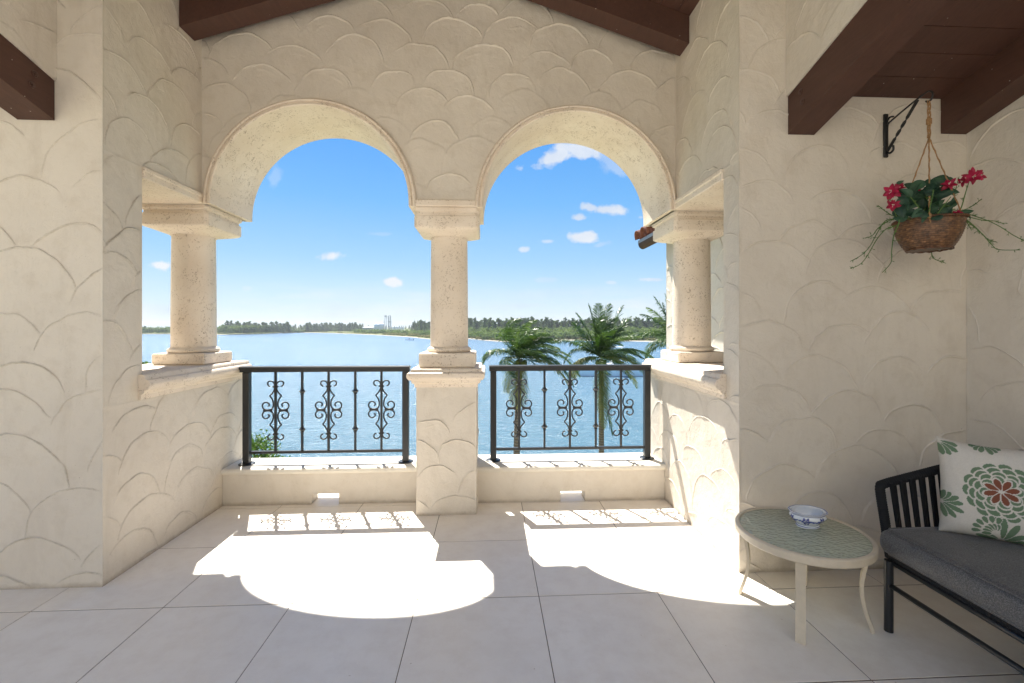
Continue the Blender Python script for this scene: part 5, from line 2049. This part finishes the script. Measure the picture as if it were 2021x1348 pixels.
# arms and back
for (y, sgn) in ((SY1, 1), (SY0, -1)):
    fr = [(SX0 + .035, y, .335), (SX0 + .018, y + .010 * sgn, .50), (SX0 + .006, y + .025 * sgn, .655), (SX0 + .018, y + .026 * sgn, .678)]
    tp = [(SX0 + .05, y + .026 * sgn, .688), (SX0 + .30, y + .015 * sgn, .752), (SX1, y, .825)]
    wrapped(catmull(fr, 3) + [Vector(p) for p in tp], .0195, 'arm_frame')
    n = 27
    for k in range(n):
        t = (k + .7) / n
        xb = SX0 + .05 + (SX1 - SX0 - .06) * t * .98 + .02
        xt = SX0 + .03 + (SX1 - SX0 - .05) * t
        off = .012 * (1 if k % 2 else -1)
        zt = .683 + (xt - SX0) * .205
        pts = [(xb, y + off * .4, .350), (xt + (.006 if k % 2 else -.006), y + .014 * sgn + off, zt)]
        a, b_ = Vector(pts[0]), Vector(pts[1])
        w_ = .0056
        mb = MB()
        v = []
        for p, ww in ((a, w_ * .8), (a.lerp(b_, .5), w_ * .85), (b_, w_ * 1.35)):
            v.append([(p.x - ww, p.y - .004, p.z), (p.x + ww, p.y - .004, p.z), (p.x + ww, p.y + .004, p.z), (p.x - ww, p.y + .004, p.z)])
        mb.loops(v)
        mb.build('rope_strap', M['rope'], sf)
wrapped([(SX1, SY0, .825), (SX1, SY1, .825)], .0195, 'back_frame')
for k in range(30):
    y = SY0 + .04 + (SY1 - SY0 - .08) * k / 29
    MB().box((SX1 - .006, y - .008, .335), (SX1 + .004, y + .008, .82)).build('rope_strap', M['rope'], sf)


def soft_box(a, b_, nx_, ny_, nz_, crown, rnd, seed, m_, name, parent, front_bulge=.012, axis_len=None):
    """upholstery block: rounded edges, crowned top, puckers"""
    x0, y0, z0 = a
    x1, y1, z1 = b_
    rng = random.Random(seed)
    vs, fs, ix = [], [], {}
    def P(u, v, w_):
        # u,v,w in [0,1]
        p = Vector((x0 + (x1 - x0) * u, y0 + (y1 - y0) * v, z0 + (z1 - z0) * w_))
        c = Vector((min(max(p.x, x0 + rnd), x1 - rnd), min(max(p.y, y0 + rnd), y1 - rnd), min(max(p.z, z0 + rnd), z1 - rnd)))
        d = p - c
        if d.length > 1e-9:
            p = c + d.normalized() * min(rnd, max(abs(d.x), abs(d.y), abs(d.z)))
        e = (4 * u * (1 - u)) ** .5 * (4 * v * (1 - v)) ** .35
        p.z += crown * e * w_
        s_ = 4 * w_ * (1 - w_)
        if u < .001: p.x -= front_bulge * s_
        if u > .999: p.x += front_bulge * s_
        if v < .001: p.y -= front_bulge * s_
        if v > .999: p.y += front_bulge * s_
        nn = mnoise.noise(Vector((p.x * 9, p.y * 9, p.z * 6)))
        p.z += .003 * nn * w_
        if u < .001 and 0 < w_ < 1: p.x += .0028 * mnoise.noise(Vector((3, p.y * 26, p.z * 7))) 
        return p
    for fdir in range(6):
        ax = fdir // 2
        val = fdir % 2
        na, nb__ = ((ny_, nz_), (nx_, nz_), (nx_, ny_))[ax]
        base = len(vs)
        for i in range(na + 1):
            for j in range(nb__ + 1):
                s_, t = i / na, j / nb__
                u, v, w_ = ((val, s_, t), (s_, val, t), (s_, t, val))[ax]
                vs.append(P(u, v, w_))
        for i in range(na):
            for j in range(nb__):
                k0 = base + i * (nb__ + 1) + j
                fs.append((k0, k0 + 1, k0 + nb__ + 2, k0 + nb__ + 1))
    import bmesh
    me = bpy.data.meshes.new(name)
    me.from_pydata([tuple(v) for v in vs], [], fs)
    bm = bmesh.new(); bm.from_mesh(me)
    bmesh.ops.remove_doubles(bm, verts=bm.verts, dist=.0004)
    bmesh.ops.recalc_face_normals(bm, faces=bm.faces)
    bm.to_mesh(me); bm.free()
    me.materials.append(m_)
    me.shade_smooth()
    return link(name, me, parent)


CX0, CX1, CY0, CY1, CZ0, CZ1 = 1.888, 2.585, SY0 + .03, SY1 - .012, .368, .482
cu = soft_box((CX0, CY0, CZ0), (CX1, CY1, CZ1), 40, 90, 14, .022, .020, 3, M['cushion'], 'seat_cushion', sf)
pp = []
for z in (CZ1 + .001, CZ0 + .004):
    mb = MB()
    pts = []
    o_ = .008
    for (x, y) in ((CX0 + o_, CY0 + .03), (CX0 + o_, CY1 - .03)):
        pts.append((x, y))
    line = [(CX0 + o_, CY0 + .03 + (CY1 - CY0 - .06) * k / 60) for k in range(61)]
    line += [(CX0 + .03, CY1 - o_), (CX1 - .03, CY1 - o_), (CX1 - o_, CY1 - .03), (CX1 - o_, CY0 + .03), (CX1 - .03, CY0 + o_), (CX0 + .03, CY0 + o_)]
    mb.tube([(x, y, z + .0015 * mnoise.noise(Vector((x * 9, y * 12, 0)))) for x, y in line], .0042, 8, closed=True)
    mb.build('piping', M['cushion'], cu, smooth=True)

# ------------------------------------------------------------------ printed pillow
BLc = Vector((2.112, 2.035, .492))
ud = Vector((.766, -.643, 0)).normalized()
back = Vector((.643, .766, 0)).normalized()
vd = (Vector((0, 0, 1)) * .97 + back * .16).normalized()
nd = ud.cross(vd).normalized()
if nd.dot(Vector((-1, -1, 0))) < 0: nd = -nd
W_, H_ = .42, .435
green, rust, cream, grn2 = (.125, .205, .120), (.20, .060, .032), (.62, .59, .53), (.10, .20, .11)
petals = []       # (cx, cy, length, width, angle, colour) in pillow coords -1..1, tip shape


def petal(cx, cy, L, W, ang, c):
    petals.append((cx, cy, L, W, ang, c))


FC = (-.06, .04)
for (r0, n_, L, W, off) in ((.50, 14, .18, .235, 0), (.41, 12, .18, .235, .3), (.315, 10, .19, .215, .5), (.235, 8, .19, .19, .1)):
    for k in range(n_):
        a = 2 * pi * (k + off) / n_ + .1
        petal(FC[0] + r0 * cos(a), FC[1] + r0 * sin(a), W, L, a + pi / 2, ('s', green))
for k in range(8):
    a = 2 * pi * k / 8 + .3
    petal(FC[0] + .155 * cos(a), FC[1] + .15 * sin(a), .25, .125, a, ('R', rust))
def spray(cx, cy, dirs, L, W):
    for a, l in dirs:
        a = radians(a)
        petal(cx + cos(a) * L * l * .62, cy + sin(a) * L * l * .62, L * l, W, a, ('p', green))


spray(-.05, -.98, ((12, 1.1), (35, 1.25), (62, 1.5), (88, 1.6), (150, 1.1), (170, 1.2)), .30, .13)
for k in range(6):
    a = radians(75 + k * 22)
    petal(-.16 + .12 * cos(a), -.82 + .15 * sin(a), .15, .09, a, ('s', green))
    petal(-.18 + .26 * cos(a), -.78 + .26 * sin(a), .15, .10, a, ('p', green))
spray(-1.02, -.35, ((5, 1.2), (25, 1.1), (-20, 1.3), (-45, 1.2), (48, .9), (-68, 1.0), (70, .8)), .30, .12)
spray(-1.0, .92, ((-5, 1.0), (-28, 1.1), (-52, 1.0), (-75, .9)), .30, .13)
spray(-.25, 1.02, ((-15, 1), (-40, .9), (-65, .9), (195, 1), (220, .9), (245, .8)), .24, .11)
spray(1.02, .75, ((172, 1.3), (190, 1.3), (215, 1.2), (235, 1.1), (155, 1.0)), .34, .14)
spray(1.03, -.4, ((165, 1.0), (185, 1.2), (205, 1.1), (140, .9), (225, .9)), .28, .12)
spray(.75, -1.0, ((60, 1), (90, 1.1), (120, 1), (150, .9)), .26, .12)

NG = 190
g = np.linspace(-1, 1, NG)
UU, VV = np.meshgrid(g, g, indexing='ij')
C3 = np.zeros((NG, NG, 3)); C3[:] = cream
for (cx, cy, L, W, an, (kd, c)) in petals:
    dx, dy = UU - cx, VV - cy
    p = (dx * cos(an) + dy * sin(an)) / (L * .5)
    q_ = (-dx * sin(an) + dy * cos(an)) / (W * .5)
    if kd in 'prR':
        q_ = q_ / np.clip(.62 + .38 * np.clip((p + 1) / 1.5, 0, 1), .1, 1)
    e_ = p * p + q_ * q_
    if kd in 'sR':
        C3[e_ < 1.45] = cream
    else:
        C3[e_ < 1.22] = cream
    C3[e_ < .86] = c
C3 *= (1 + (np.random.default_rng(3).random((NG, NG, 1)) - .5) * .10)
rngp = random.Random(9)


def pillow_pt(u, v, side):
    # pinched corners, bulging middle
    pin = 1 - .055 * (1 - v * v) * (abs(u) ** 6) - .0
    pv = 1 - .055 * (1 - u * u) * (abs(v) ** 6)
    uu, vv = u * pin, v * pv
    th = .085 * max(0, (1 - u ** 4) * (1 - v ** 4)) ** .55
    wr = .0035 * mnoise.noise(Vector((u * 3.2, v * 3.2, side * 3))) * (1 - max(abs(u), abs(v)) ** 4) + .0022 * mnoise.noise(Vector((u * 9, v * 5, side * 5 + 1)))
    sag = -.012 * (1 - u * u) * (1 if v > 0 else 0) * v
    return BLc + ud * (W_ * (uu + 1) / 2) + vd * (H_ * (vv + 1) / 2 + sag) + nd * (side * th + wr) + nd * (-.0)


vs, cs, fs = [], [], []
for side in (1, -1):
    base = len(vs)
    for i in range(NG):
        for j in range(NG):
            vs.append(pillow_pt(g[i], g[j], side))
            cs.append(tuple(C3[i, j]))
    for i in range(NG - 1):
        for j in range(NG - 1):
            k0 = base + i * NG + j
            f_ = (k0, k0 + NG, k0 + NG + 1, k0 + 1)
            fs.append(f_ if side > 0 else tuple(reversed(f_)))
me_o = colored('pillow', vs, fs, cs, M['pillow'])
import bmesh
bm = bmesh.new(); bm.from_mesh(me_o.data)
bmesh.ops.remove_doubles(bm, verts=bm.verts, dist=.0002)
bmesh.ops.recalc_face_normals(bm, faces=bm.faces)
bm.to_mesh(me_o.data); bm.free()
me_o.data.shade_smooth()
tag(me_o, 'square white pillow printed with green petals and a rust flower, propped on the sofa', 'pillow')

for o in bpy.data.objects:
    if '_w' in o:
        del o['_w']
